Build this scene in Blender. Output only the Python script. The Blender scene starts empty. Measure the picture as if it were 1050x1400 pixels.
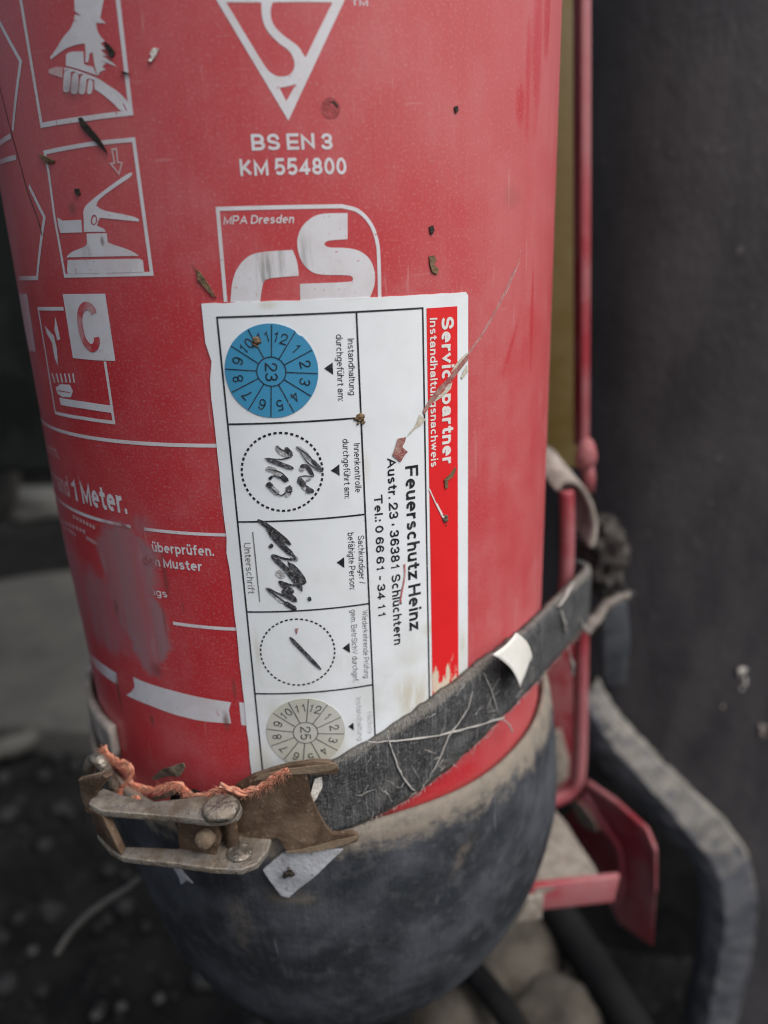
import bpy, bmesh, math, random
from mathutils import Vector, Matrix, noise
rnd = random.Random(7)
S = 0.08                      # cylinder radius in metres
ZO = 7*S                      # camera height above the ground
C = bpy.context.scene.collection
sc = bpy.context.scene
# ------------------------------------------------------------------ camera
D, YAW, PIT, ROLL, F = 3.11801142, 0.103180787, -0.316986637, -0.0357517733, 1017.9553
fw = Vector((math.sin(YAW)*math.cos(PIT), math.cos(YAW)*math.cos(PIT), math.sin(PIT)))
rt = Vector((math.cos(YAW), -math.sin(YAW), 0)); up = rt.cross(fw)
cr = rt*math.cos(ROLL)+up*math.sin(ROLL); cu = -rt*math.sin(ROLL)+up*math.cos(ROLL)
cam = bpy.data.cameras.new('camera'); co = bpy.data.objects.new('camera', cam); C.objects.link(co)
CP = Vector((0, -D*S, ZO))
co.matrix_world = Matrix(((cr.x, cu.x, -fw.x, CP.x), (cr.y, cu.y, -fw.y, CP.y), (cr.z, cu.z, -fw.z, CP.z), (0, 0, 0, 1)))
cam.sensor_fit = 'VERTICAL'; cam.sensor_height = 36; cam.lens = 36*F/1400
cam.clip_start = 0.01; cam.clip_end = 200
cam.dof.use_dof = True; cam.dof.focus_distance = 0.176; cam.dof.aperture_fstop = 7.2
sc.camera = co
# ------------------------------------------------------------------ light
SUN_EL, SUN_AZ = math.radians(52), math.radians(132)      # azimuth clockwise from +Y: right of and behind the camera
w = bpy.data.worlds.new('World'); sc.world = w; w.use_nodes = True
nt = w.node_tree; bg = nt.nodes['Background']; sky = nt.nodes.new('ShaderNodeTexSky')
sky.sky_type = 'NISHITA'; sky.sun_disc = False; sky.sun_elevation = SUN_EL; sky.sun_rotation = SUN_AZ
sky.air_density = 1.0; sky.dust_density = 6.0; sky.ozone_density = 1.0
hs = nt.nodes.new('ShaderNodeHueSaturation'); hs.inputs['Saturation'].default_value = 0.6     # overcast: greyer than a clear sky
nt.links.new(sky.outputs[0], hs.inputs['Color']); nt.links.new(hs.outputs[0], bg.inputs[0]); bg.inputs[1].default_value = 0.12
sl = bpy.data.lights.new('sun', 'SUN'); sl.energy = 1.5; sl.angle = math.radians(35); sl.color = (1, .985, .97)
so = bpy.data.objects.new('sun', sl); C.objects.link(so)
sd = Vector((math.sin(SUN_AZ)*math.cos(SUN_EL), math.cos(SUN_AZ)*math.cos(SUN_EL), math.sin(SUN_EL)))
so.rotation_euler = sd.to_track_quat('Z', 'Y').to_euler(); so.location = (1, -1, 3)
sc.view_settings.view_transform = 'Standard'; sc.view_settings.look = 'None'
sc.view_settings.exposure = 0.32; sc.view_settings.gamma = 1
sc.cycles.filter_width = 1.15

# ------------------------------------------------------------------ measuring helpers (photo pixel -> point on a real surface)
def ray(p): return cr*((p[0]-525)/F)-cu*((p[1]-700)/F)+fw
def hit(p, r=1.0, dz=0):
    """point (theta, z) in radii on an upright cylinder of radius r round the axis"""
    d = ray(p); a = d.x*d.x+d.y*d.y; b = -2*D*d.y; c = D*D-r*r
    t = (-b-math.sqrt(max(b*b-4*a*c, 1e-9)))/(2*a)
    return math.atan2(d.x*t, -(-D+d.y*t)), d.z*t
def uv(p, r=1.0): th, z = hit(p, r); return (th*S, z*S)
def dent(th, z):                                                   # the shell is a little pushed in low on its left flank
    t = max(0, min(1, (-z-.75)/.9)); return 1-.030*t*t*(3-2*t)*max(0, -math.sin(th))**4
def cyl(u, v, r): th = u/S; r *= dent(th, v/S); return Vector((r*math.sin(th), -r*math.cos(th), v+ZO))
def on_cyl(p, r): th, z = hit(p, r); return Vector((r*S*math.sin(th), -r*S*math.cos(th), z*S+ZO))
def at_y(p, y): d = ray(p); t = (y+D)/d.y; return Vector((d.x*t*S, y*S, d.z*t*S+ZO))
def at_z(p, z): d = ray(p); t = z/d.z; return Vector((d.x*t*S, (-D+d.y*t)*S, z*S+ZO))
def on_plane(p, P0, n):
    d = ray(p); c = Vector((0, -D, 0)); t = (Vector(P0)-c).dot(n)/d.dot(n); return (c+d*t)*S+Vector((0, 0, ZO))

# ------------------------------------------------------------------ object helpers
def base_of(parent):
    o = parent
    while o.parent: o = o.parent
    return Vector(o['_b']) if '_b' in o else Vector((0, 0, 0))
ROOT = {}
radial = lambda p: Vector((p.x, p.y, 0)).normalized()
def thing(name, label, cat, loc, group=None):
    o = bpy.data.objects.new(name, None); C.objects.link(o); o.location = loc; o.empty_display_size = .02
    o['label'] = label; o['category'] = cat; ROOT[o.name] = Vector(loc)
    if group: o['group'] = group
    return o
def root_loc(o):
    while o.parent: o = o.parent
    return ROOT.get(o.name, Vector((0, 0, 0)))
def obj(name, bm, m, parent=None, smooth=True, label=None, cat=None, group=None, kind=None):
    me = bpy.data.meshes.new(name)
    if isinstance(bm, bpy.types.Mesh): me = bm
    o = bpy.data.objects.new(name, me)
    if parent is not None: off = root_loc(parent)
    else:
        vs = bm.verts if not isinstance(bm, bpy.types.Mesh) else bm.vertices
        n = len(vs); off = sum((v.co for v in vs), Vector())/n; off.z = min(v.co.z for v in vs); ROOT[o.name] = off.copy(); o.location = off
    if not isinstance(bm, bpy.types.Mesh):
        for v in bm.verts: v.co -= off
        bm.normal_update()
        for f in bm.faces: f.smooth = smooth
        bm.to_mesh(me); bm.free()
    me.materials.append(m)
    C.objects.link(o)
    if parent is not None: o.parent = parent
    if label: o['label'] = label
    if cat: o['category'] = cat
    if group: o['group'] = group
    if kind: o['kind'] = kind
    return o
def recalc(bm): bmesh.ops.recalc_face_normals(bm, faces=bm.faces); return bm

# flat shapes in (u,v) metres
def fill(loops):
    """triangulated even-odd fill of closed loops -> list of triangles in 2-D"""
    c = bpy.data.curves.new('tmp', 'CURVE'); c.dimensions = '2D'; c.fill_mode = 'BOTH'
    k = 1000.0
    for L in loops:
        s = c.splines.new('POLY'); s.points.add(len(L)-1); s.use_cyclic_u = True
        for q, pt in zip(L, s.points): pt.co = (q[0]*k, q[1]*k, 0, 1)
    o = bpy.data.objects.new('tmp', c); m = bpy.data.meshes.new_from_object(o)
    V = [(v.co.x/k, v.co.y/k) for v in m.vertices]; T = [tuple(p.vertices) for p in m.polygons]
    bpy.data.objects.remove(o); bpy.data.curves.remove(c); bpy.data.meshes.remove(m)
    return V, T
class Flat:
    """collects flat pieces laid on the cylinder"""
    def __init__(s): s.V = []; s.F = []
    def add(s, V, F):
        n = len(s.V); s.V += V; s.F += [tuple(i+n for i in f) for f in F]; return s
    def poly(s, *loops): return s.add(*fill(loops))
    def px(s, *loops, rd=0): return s.poly(*[[uv(p) for p in (soft(L, rd) if rd else L)] for L in loops])
    def stroke(s, pts, wd, closed=False, taper=None):
        n = len(pts); P = [Vector(p) for p in pts]; V = []
        for i in range(n):
            a = P[i-1] if (i > 0 or closed) else None; b = P[(i+1) % n] if (i < n-1 or closed) else None
            d1 = (P[i]-a).normalized() if a is not None else None; d2 = (b-P[i]).normalized() if b is not None else None
            d1 = d1 or d2; d2 = d2 or d1
            n1 = Vector((-d1.y, d1.x)); n2 = Vector((-d2.y, d2.x)); m = (n1+n2)
            m = m/max(m.length_squared, .3)*2 if m.length > 1e-6 else n1
            h = wd/2*(taper(i/(n-1)) if taper else 1)
            V += [tuple(P[i]+m*h), tuple(P[i]-m*h)]
        Fc = []
        for i in range(n if closed else n-1):
            j = (i+1) % n; Fc.append((2*i, 2*i+1, 2*j+1, 2*j))
        return s.add(V, Fc)
    def pstroke(s, pts, wd, **k): return s.stroke([uv(p) for p in pts], wd, **k)
    def text(s, t, b0, b1, c0, bold=0.0, uvs=False, slant=0.0):
        """baseline from pixel b0 to b1, cap top above b0 at c0"""
        B0, B1, C0 = (b0, b1, c0) if uvs else (uv(b0), uv(b1), uv(c0))
        ex = Vector(B1)-Vector(B0); L = ex.length; ex.normalize(); ey = Vector((-ex.y, ex.x))
        h = abs((Vector(C0)-Vector(B0)).dot(ey)); V, T = glyphs(t, bold, slant)
        x0 = min(v[0] for v in V); x1 = max(v[0] for v in V)
        return s.add([tuple(Vector(B0)+ex*((v[0]-x0)/(x1-x0)*L)+ey*(v[1]*h)) for v in V], T)
    def glyph_at(s, t, c, h, ang, bold=0.0, sx=1.0):
        V, T = glyphs(t, bold); x0 = min(v[0] for v in V); x1 = max(v[0] for v in V)
        k = h; ca, sa = math.cos(-ang), math.sin(-ang); out = []
        for v in V:
            x = (v[0]-(x0+x1)/2)*k*sx; y = v[1]*k-h/2
            out.append((c[0]+x*ca-y*sa, c[1]+x*sa+y*ca))
        return s.add(out, T)
    def bm(s, r, th=0.0, step=.002, warp=None):
        b = bmesh.new(); vs = [b.verts.new((x, y, 0)) for x, y in s.V]
        for f in s.F:
            try: b.faces.new([vs[i] for i in f])
            except ValueError: pass
        bmesh.ops.remove_doubles(b, verts=b.verts, dist=1e-7)
        if step:
            x0 = min(v.co.x for v in b.verts); x1 = max(v.co.x for v in b.verts)
            k = math.floor(x0/step)+1
            while k*step < x1:
                bmesh.ops.bisect_plane(b, geom=b.verts[:]+b.edges[:]+b.faces[:], plane_co=(k*step, 0, 0), plane_no=(1, 0, 0), dist=1e-7); k += 1
        b.normal_update()
        for f in b.faces:
            if f.normal.z < 0: f.normal_flip()
        if th:
            top = b.faces[:]
            bo = [e for e in b.edges if len(e.link_faces) == 1]
            low = {}; upv = {}
            def lo(v):
                if v not in low: low[v] = b.verts.new((v.co.x, v.co.y, -th))
                return low[v]
            def hi(v):                                # walls get their own top vertices: a crisp edge
                if v not in upv: upv[v] = b.verts.new(v.co)
                return upv[v]
            for e in bo:
                f = e.link_faces[0]; vl = list(f.verts); i = vl.index(e.verts[0]); j = vl.index(e.verts[1])
                a, c = (e.verts[0], e.verts[1]) if (i+1) % len(vl) == j else (e.verts[1], e.verts[0])
                b.faces.new((hi(c), hi(a), lo(a), lo(c)))
        for v in b.verts:
            rr = r+th+v.co.z+(warp(v.co.x, v.co.y) if warp else 0)
            v.co = cyl(v.co.x, v.co.y, rr)
        return b
def smooth_path(pts, n=6):
    P = [Vector(p) for p in pts]; out = []
    for i in range(len(P)-1):
        a, b, c, d = P[max(i-1, 0)], P[i], P[i+1], P[min(i+2, len(P)-1)]
        for k in range(n):
            t = k/n; out.append(.5*((2*b)+(c-a)*t+(2*a-5*b+4*c-d)*t*t+(3*b-a-3*c+d)*t**3))
    out.append(P[-1]); return out
# a plain grotesque drawn as strokes (cap height 1, x-height .72): 's' = smooth run, 'l' = straight run, 'o' = ellipse
def arc(cx, cy, rx, ry, a, b, n=12): return [(cx+rx*math.cos(math.radians(a+(b-a)*i/n)), cy+ry*math.sin(math.radians(a+(b-a)*i/n))) for i in range(n+1)]
def sm(*p): return [(q.x, q.y) for q in smooth_path([Vector((x, y, 0)) for x, y in p], 4)]
def el(cx, cy, rx, ry): return arc(cx, cy, rx, ry, 0, 360, 28)
S_ = sm((.585, .82), (.5, .95), (.32, 1), (.1, .93), (.03, .76), (.11, .6), (.32, .52), (.54, .43), (.63, .26), (.55, .07), (.32, 0), (.12, .045), (.02, .185))
s_ = [(x*.7, y*.72) for x, y in sm((.56, .90), (.32, 1), (.1, .93), (.04, .75), (.13, .59), (.32, .51), (.54, .43), (.62, .26), (.54, .07), (.32, 0), (.05, .10))]
a_ = [sm((.03, .52), (.1, .67), (.25, .72), (.41, .66), (.45, .5))+[(.45, .1), (.5, 0)], sm((.45, .43), (.26, .38), (.07, .32), (0, .17), (.06, .04), (.2, 0), (.37, .07), (.45, .22))]
n_ = lambda x: sm((x, .42), (x+.06, .62), (x+.23, .72), (x+.39, .65), (x+.44, .48))+[(x+.44, 0)]
six = sm((.51, .86), (.43, .97), (.28, 1), (.08, .86), (0, .5), (.04, .18), (.26, 0), (.48, .09), (.54, .31), (.46, .54), (.27, .62), (.08, .53), (.01, .38))
u_ = sm((.44, .28), (.38, .08), (.21, 0), (.06, .07), (0, .24))
GL = {'A': (.76, [[(0, 0), (.38, 1), (.76, 0)], [(.14, .34), (.62, .34)]]), 'B': (.66, [[(0, 0), (0, 1), (.36, 1)]+arc(.36, .76, .25, .24, 90, -90)+[(0, .52)], [(.36, .52)]+arc(.38, .26, .28, .26, 90, -90)+[(0, 0)]]),
 'D': (.7, [[(0, 0), (0, 1), (.3, 1)]+arc(.3, .5, .4, .5, 90, -90)+[(0, 0)]]), 'E': (.6, [[(.58, 1), (0, 1), (0, 0), (.6, 0)], [(0, .52), (.54, .52)]]), 'F': (.56, [[(.56, 1), (0, 1), (0, 0)], [(0, .5), (.5, .5)]]),
 'H': (.66, [[(0, 0), (0, 1)], [(.66, 0), (.66, 1)], [(0, .52), (.66, .52)]]), 'I': (0, [[(0, 0), (0, 1)]]), 'K': (.66, [[(0, 0), (0, 1)], [(.62, 1), (0, .34)], [(.2, .56), (.66, 0)]]),
 'M': (.8, [[(0, 0), (0, 1), (.4, .05), (.8, 1), (.8, 0)]]), 'N': (.66, [[(0, 0), (0, 1), (.66, 0), (.66, 1)]]), 'P': (.62, [[(0, 0), (0, 1), (.36, 1)]+arc(.36, .72, .26, .28, 90, -90)+[(0, .44)]]),
 'S': (.63, [S_]), 'T': (.68, [[(0, 1), (.68, 1)], [(.34, 1), (.34, 0)]]), 'U': (.64, [[(0, 1)]+arc(.32, .32, .32, .32, 180, 360)+[(.64, 1)]]), 'V': (.72, [[(0, 1), (.36, 0), (.72, 1)]]),
 'W': (1.05, [[(0, 1), (.26, 0), (.525, .95), (.79, 0), (1.05, 1)]]),
 '0': (.54, [el(.27, .5, .27, .5)]), '1': (.54, [[(.08, .74), (.24, .80), (.32, 1), (.32, 0)]]), '2': (.56, [sm((.01, .7), (.06, .91), (.28, 1), (.5, .91), (.54, .72), (.43, .5), (.16, .25), (0, 0))+[(.56, 0)]]),
 '3': (.54, [sm((.04, .86), (.12, .96), (.28, 1), (.47, .92), (.5, .74), (.42, .58), (.24, .53)), sm((.24, .53), (.46, .46), (.54, .27), (.46, .07), (.26, 0), (.09, .04), (.02, .14))]),
 '4': (.58, [[(.58, .25), (0, .25), (.42, 1), (.42, 0)]]), '5': (.54, [[(.5, 1), (.1, 1)]+sm((.04, .5), (.26, .63), (.46, .55), (.54, .32), (.45, .08), (.25, 0), (.02, .11))]),
 '6': (.54, [six]), '7': (.54, [[(0, 1)]+sm((.54, 1), (.3, .55), (.18, 0))]), '8': (.54, [el(.27, .76, .22, .24), el(.27, .26, .27, .26)]), '9': (.54, [[(.54-x, 1-y) for x, y in six]]),
 'a': (.5, a_), 'b': (.5, [[(0, 0), (0, 1)], el(.25, .36, .25, .36)]), 'c': (.46, [arc(.25, .36, .25, .36, 48, 312, 20)]), 'd': (.5, [[(.5, 0), (.5, 1)], el(.25, .36, .25, .36)]),
 'e': (.5, [[(.01, .38)]+arc(.25, .36, .25, .36, 3, 300, 22)]), 'f': (.28, [[(.12, 0)]+sm((.12, .8), (.17, .96), (.3, 1)), [(0, .72), (.28, .72)]]), 'g': (.5, [el(.25, .36, .25, .36), [(.5, .72)]+sm((.5, -.04), (.42, -.23), (.24, -.28), (.04, -.2))]),
 'h': (.44, [[(0, 0), (0, 1)], n_(0)]), 'i': (0, [[(0, 0), (0, .72)], [(0, 1.01), (0, 1.035)]]), 'k': (.46, [[(0, 0), (0, 1)], [(.42, .72), (0, .3)], [(.15, .44), (.46, 0)]]), 'l': (0, [[(0, 0), (0, 1)]]),
 'm': (.80, [[(0, 0), (0, .72)], [(x*.9, y) for x, y in n_(0)], [(.4+x*.9, y) for x, y in n_(0)]]), 'n': (.44, [[(0, 0), (0, .72)], n_(0)]), 'o': (.52, [el(.26, .36, .26, .36)]), 'p': (.5, [[(0, .72), (0, -.28)], el(.25, .36, .25, .36)]),
 'r': (.25, [[(0, 0), (0, .72)], sm((0, .42), (.08, .63), (.25, .71))]), 's': (.44, [s_]), 't': (.28, [[(.13, .92)]+sm((.13, .14), (.18, .02), (.3, 0)), [(0, .72), (.28, .72)]]), 'u': (.44, [[(.44, .72), (.44, 0)], u_+[(0, .72)]]),
 'v': (.46, [[(0, .72), (.23, 0), (.46, .72)]]), 'w': (.72, [[(0, .72), (.18, 0), (.36, .68), (.54, 0), (.72, .72)]]), 'z': (.42, [[(.02, .72), (.42, .72), (0, 0), (.44, 0)]]),
 '.': (0, [[(0, -.03), (0, .04)]]), ':': (0, [[(0, -.03), (0, .04)], [(0, .62), (0, .7)]]), '-': (.26, [[(0, .38), (.26, .38)]]), '/': (.3, [[(0, 0), (.3, 1)]]), '•': (.1, [[(.05, .30), (.05, .46)]])}
GL['ä'] = (.5, a_+[[(.12, 1.01), (.12, 1.035)], [(.36, 1.01), (.36, 1.035)]]); GL['ü'] = (.44, GL['u'][1]+[[(.1, 1.01), (.1, 1.035)], [(.34, 1.01), (.34, 1.035)]])
_FC = {}
def letter(ch, w):
    """triangles of one letter: its pen strokes merged into one outline"""
    if (ch, w) in _FC: return _FC[ch, w]
    h = w/2
    def my(y):
        for a, b, A, B in ((-.28, 0, -.28+h, h), (0, .72, h, .72-h), (.72, 1, .72-h, 1-h)):
            if y <= b or b == 1: return A+(y-a)/(b-a)*(B-A)
    Vv, Ff = [], []
    for st in GL[ch][1]:
        f = Flat(); P = [(x, my(y)) for x, y in st]; Q = [P[0]]
        for p in P[1:]:
            if math.dist(p, Q[-1]) > .012: Q.append(p)
        cl = len(Q) > 8 and math.dist(Q[0], Q[-1]) < .03
        if cl: Q = Q[:-1]
        else:                                       # square the ends off past the centre line
            for a, b in ((0, 1), (-1, -2)):
                d = (Vector(Q[a])-Vector(Q[b])).normalized(); vert = abs(d.y) > .8; Q[a] = tuple(Vector(Q[a])+d*(h if (vert or abs(d.x) > .95) else 0))
        f.stroke(Q, w, closed=cl); n = len(Vv); f.V = [(x, y if ch in 'gp' else max(0, min(1.03, y) if ch in 'iäü' else min(1, y))) for x, y in f.V]; Vv += [Vector(v) for v in f.V]; Ff += [[i+n for i in q] for q in f.F]
    from mathutils.geometry import delaunay_2d_cdt
    for k, q in enumerate(Ff):                      # all quads the same way round
        A2 = sum(Vv[q[i]].x*Vv[q[(i+1) % 4]].y-Vv[q[(i+1) % 4]].x*Vv[q[i]].y for i in range(4))
        if A2 < 0: Ff[k] = q[::-1]
    ov, oe, of, _, _, src = delaunay_2d_cdt(Vv, [], Ff, 0, 1e-5, True)
    tri = [t for q in Ff for t in ((q[0], q[1], q[2]), (q[0], q[2], q[3]))]
    def inside(c):
        for t in tri:
            a, b, d = (Vv[i] for i in t); k = [(b-a).cross(c-a), (d-b).cross(c-b), (a-d).cross(c-d)]
            if min(k) >= -1e-9 or max(k) <= 1e-9: return True
        return False
    _FC[ch, w] = ([(v.x, v.y) for v in ov], [tuple(t) for t in of if inside(sum((ov[i] for i in t), Vector((0, 0)))/len(t))]); return _FC[ch, w]
def glyphs(t, bold=0.0, slant=0.0):
    w = .112+bold*3.3; x = 0; V = []; T = []
    for ch in t:
        if ch == ' ': x += .30; continue
        gv, gt = letter(ch, round(w, 4)); n = len(V); x += w/2
        V += [(x+a+slant*b, b) for a, b in gv]; T += [tuple(i+n for i in f) for f in gt]; x += GL[ch][0]+w/2+.13
    return V, T
def soft(L, lim=62, it=2):
    """round off the gentle corners of a traced outline, keep the sharp ones"""
    for _ in range(it):
        out = []; n = len(L)
        for i in range(n):
            a, b, c = Vector(L[i-1]), Vector(L[i]), Vector(L[(i+1) % n])
            if (b-a).length < 1e-6 or (c-b).length < 1e-6: continue
            if math.degrees((b-a).angle(c-b)) < lim: out += [tuple(b+(a-b)*.25), tuple(b+(c-b)*.25)]
            else: out.append(tuple(b))
        L = out
    return L
def rect(u0, v0, u1, v1): return [(u0, v0), (u1, v0), (u1, v1), (u0, v1)]
def ring(c, r, n=48, a0=0): return [(c[0]+r*math.sin(a0+2*math.pi*i/n), c[1]+r*math.cos(a0+2*math.pi*i/n)) for i in range(n)]

# solid shapes
def tube(bm, pts, rad, seg=10, cap=True, jit=0.0):
    P = [Vector(p) for p in pts]; n = len(P); R = rad if hasattr(rad, '__len__') else [rad]*n
    t0 = (P[1]-P[0]).normalized(); nx = t0.orthogonal().normalized(); rows = []
    for i in range(n):
        t = (P[min(i+1, n-1)]-P[max(i-1, 0)]).normalized(); nx = (nx-t*nx.dot(t)).normalized(); ny = t.cross(nx)
        rows.append([bm.verts.new(P[i]+(nx*math.cos(2*math.pi*k/seg)+ny*math.sin(2*math.pi*k/seg))*R[i]*(1+jit*(rnd.random()-.5))) for k in range(seg)])
    for i in range(n-1):
        for k in range(seg): bm.faces.new((rows[i][k], rows[i][(k+1) % seg], rows[i+1][(k+1) % seg], rows[i+1][k]))
    if cap: bm.faces.new(rows[0][::-1]); bm.faces.new(rows[-1])
    return bm
def bevel(bm, w, seg=2):
    bmesh.ops.bevel(bm, geom=[e for e in bm.edges if len(e.link_faces) == 2 and e.calc_face_angle(0) > .5], offset=w, segments=seg, affect='EDGES', profile=.6, clamp_overlap=True)
    return bm
def slab(pts, vec, bw=0.0, seg=2, cuts=0):
    """polygon of 3-D points extruded along vec"""
    bm = bmesh.new(); a = [bm.verts.new(p) for p in pts]; b = [bm.verts.new(Vector(p)+vec) for p in pts]; n = len(a)
    bm.faces.new(a); bm.faces.new(b[::-1])
    for i in range(n): bm.faces.new((a[i], b[i], b[(i+1) % n], a[(i+1) % n]))
    recalc(bm)
    if bw: bevel(bm, bw, seg)
    return bm
def rough_up(bm, amp, sc_, seed=0):
    bm.normal_update()
    for v in bm.verts: v.co += v.normal*amp*noise.fractal(v.co*sc_+Vector((seed*7.3, seed, 0)), 1.0, 2.0, 3)
    return bm

# ------------------------------------------------------------------ materials
class N:
    def __init__(s, name):
        s.m = bpy.data.materials.new(name); s.m.use_nodes = True; s.t = s.m.node_tree; s.b = s.t.nodes['Principled BSDF']
        s.tc = s.t.nodes.new('ShaderNodeTexCoord'); s.P = s.tc.outputs['Object']
    def link(s, a, i): s.t.links.new(a, i)
    def setin(s, i, v):
        if isinstance(v, bpy.types.NodeSocket): s.link(v, i)
        else: i.default_value = v
    def math(s, op, a, b=0.0, clamp=False):
        n = s.t.nodes.new('ShaderNodeMath'); n.operation = op; n.use_clamp = clamp; s.setin(n.inputs[0], a); s.setin(n.inputs[1], b); return n.outputs[0]
    def noise(s, scale, detail=3, rough=.55, vec=None, dist=0):
        n = s.t.nodes.new('ShaderNodeTexNoise'); n.inputs['Scale'].default_value = scale; n.inputs['Detail'].default_value = detail
        n.inputs['Roughness'].default_value = rough; n.inputs['Distortion'].default_value = dist; s.link(vec or s.P, n.inputs['Vector']); return n.outputs['Fac']
    def ramp(s, f, lo, hi, a=0.0, b=1.0):
        n = s.t.nodes.new('ShaderNodeMapRange'); n.interpolation_type = 'SMOOTHSTEP'
        s.setin(n.inputs[0], f); n.inputs[1].default_value = lo; n.inputs[2].default_value = hi; n.inputs[3].default_value = a; n.inputs[4].default_value = b; return n.outputs[0]
    def mix(s, f, a, b):
        n = s.t.nodes.new('ShaderNodeMix'); n.data_type = 'RGBA'; s.setin(n.inputs[0], f)
        for i, v in ((6, a), (7, b)): s.setin(n.inputs[i], v if isinstance(v, bpy.types.NodeSocket) else (*v, 1))
        return n.outputs[2]
    def mapv(s, vec, scale=(1, 1, 1), rot=0, loc=(0, 0, 0)):
        n = s.t.nodes.new('ShaderNodeMapping'); n.inputs['Scale'].default_value = scale; n.inputs['Rotation'].default_value = (0, 0, rot); n.inputs['Location'].default_value = loc
        s.link(vec, n.inputs['Vector']); return n.outputs[0]
    def sep(s, v): n = s.t.nodes.new('ShaderNodeSeparateXYZ'); s.link(v, n.inputs[0]); return n.outputs
    def comb(s, x, y, z=0.0):
        n = s.t.nodes.new('ShaderNodeCombineXYZ')
        for i, q in enumerate((x, y, z)): s.setin(n.inputs[i], q)
        return n.outputs[0]
    def bump(s, h, st, dist=.001):
        n = s.t.nodes.new('ShaderNodeBump'); n.inputs['Strength'].default_value = st; n.inputs['Distance'].default_value = dist; s.link(h, n.inputs['Height'])
        s.link(n.outputs[0], s.b.inputs['Normal'])
    def out(s, col, rough=.5, metal=0.0, spec=None):
        s.setin(s.b.inputs['Base Color'], col if isinstance(col, bpy.types.NodeSocket) else (*col, 1)); s.setin(s.b.inputs['Roughness'], rough); s.setin(s.b.inputs['Metallic'], metal)
        if spec is not None: s.b.inputs['Specular IOR Level'].default_value = spec
        return s.m
def worn(name, c1, c2, c3=None, edge=None, sc1=60, lo=.4, hi=.65, fine=900, flo=.62, fhi=.72, rough=(.55, .8), metal=0.0, bump=.3, bd=.0006, spec=.4, stretch=None):
    """surface colour c1 under patchy dust c2 with specks c3"""
    n = N(name); v = n.mapv(n.P, stretch) if stretch else n.P
    a = n.ramp(n.noise(sc1, 5, .6, v), lo, hi); f = n.noise(fine, 3, .6, v)
    col = n.mix(a, c1, c2)
    col = n.mix(n.ramp(f, flo, fhi), col, c3 or c2)
    if edge:                                            # corners rubbed paler, with their glints put into the colour
        g = n.t.nodes.new('ShaderNodeNewGeometry'); e = n.ramp(n.math('ADD', g.outputs['Pointiness'], n.math('MULTIPLY', n.math('SUBTRACT', n.noise(200, 4, .6), .5), .12)), .53, .60)
        col = n.mix(n.math('MULTIPLY', e, .75), col, edge)
    n.bump(n.math('ADD', f, n.noise(sc1*3, 4)), bump, bd)
    return n.out(col, n.ramp(a, 0, 1, *rough), n.ramp(a, 0, 1, metal, metal*.2) if metal else 0.0, spec)

Z_BASE = -3.22*S+ZO           # underside of the extinguisher
def grime(n):
    """dirt on the curved wall, laid out along its girth u and height v (metres)"""
    x, y, z = n.sep(n.P)
    u = n.math('MULTIPLY', n.math('ARCTAN2', x, n.math('MULTIPLY', y, -1.0)), S); v = n.math('ADD', z, Z_BASE-ZO)
    W = n.comb(u, v); n.W = W; n.u, n.v = u, v
    wob = n.math('MULTIPLY', n.math('SUBTRACT', n.noise(110, 4, .6, W), .5), 1.7)
    def blot(p, ru, rv, k=1.0, soft=.35, ang=0.0):
        c = uv(p); du = n.math('SUBTRACT', u, c[0]); dv = n.math('SUBTRACT', v, c[1])
        if ang:
            ca, sa = math.cos(ang), math.sin(ang)
            du, dv = n.math('ADD', n.math('MULTIPLY', du, ca), n.math('MULTIPLY', dv, sa)), n.math('SUBTRACT', n.math('MULTIPLY', dv, ca), n.math('MULTIPLY', du, sa))
        d = n.math('SQRT', n.math('ADD', n.math('POWER', n.math('ABSOLUTE', n.math('DIVIDE', du, ru)), 2.0), n.math('POWER', n.math('ABSOLUTE', n.math('DIVIDE', dv, rv)), 2.0)))
        d = n.math('ADD', d, n.math('MULTIPLY', wob, .6))
        return n.ramp(d, 1.0, 1.0-soft, 0, k)
    def mx(L):
        o = L[0]
        for q in L[1:]: o = n.math('MAXIMUM', o, q)
        return o
    n.blot = blot; n.mx = mx
    return n
def smears(n):
    """matte pinkish brown smear over the lower left of the wall"""
    a = n.mx([n.blot((172, 770), .0130, .0145, 1.0, .3), n.blot((197, 858), .0095, .0140, 1.0, .28), n.blot((172, 820), .013, .014, 1.0, .4), n.blot((140, 840), .016, .017, .75, .5), n.blot((100, 800), .02, .02, .6, .7), n.blot((190, 720), .008, .005, .6, .8)])
    return n.math('MULTIPLY', a, n.ramp(n.noise(150, 5, .65, n.mapv(n.W, (1, .35, 1), .2)), .25, .55, .9, 1))
def streaks(n):
    return n.mx([n.blot((160, 950), .0011, .008, .85, .8), n.blot((309, 985), .0016, .004, .8, .9), n.blot((262, 966), .0006, .003, .0, .9), n.blot((320, 940), .0008, .0045, .6, .9),
                 n.blot((270, 375), .0008, .004, .8, .8, .5), n.blot((207, 985), .0008, .0025, .8, .9), n.blot((250, 830), .0006, .003, .4, .9), n.blot((140, 330), .0008, .0016, .7, .7),
                 n.blot((100, 122), .0045, .0035, .45, .9), n.blot((99, 285), .002, .002, .6, .9), n.blot((610, 760), .0006, .002, .3, .9), n.blot((735, 835), .002, .012, .55, .9, -.4), n.blot((700, 270), .006, .004, .18, .9)])
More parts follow.
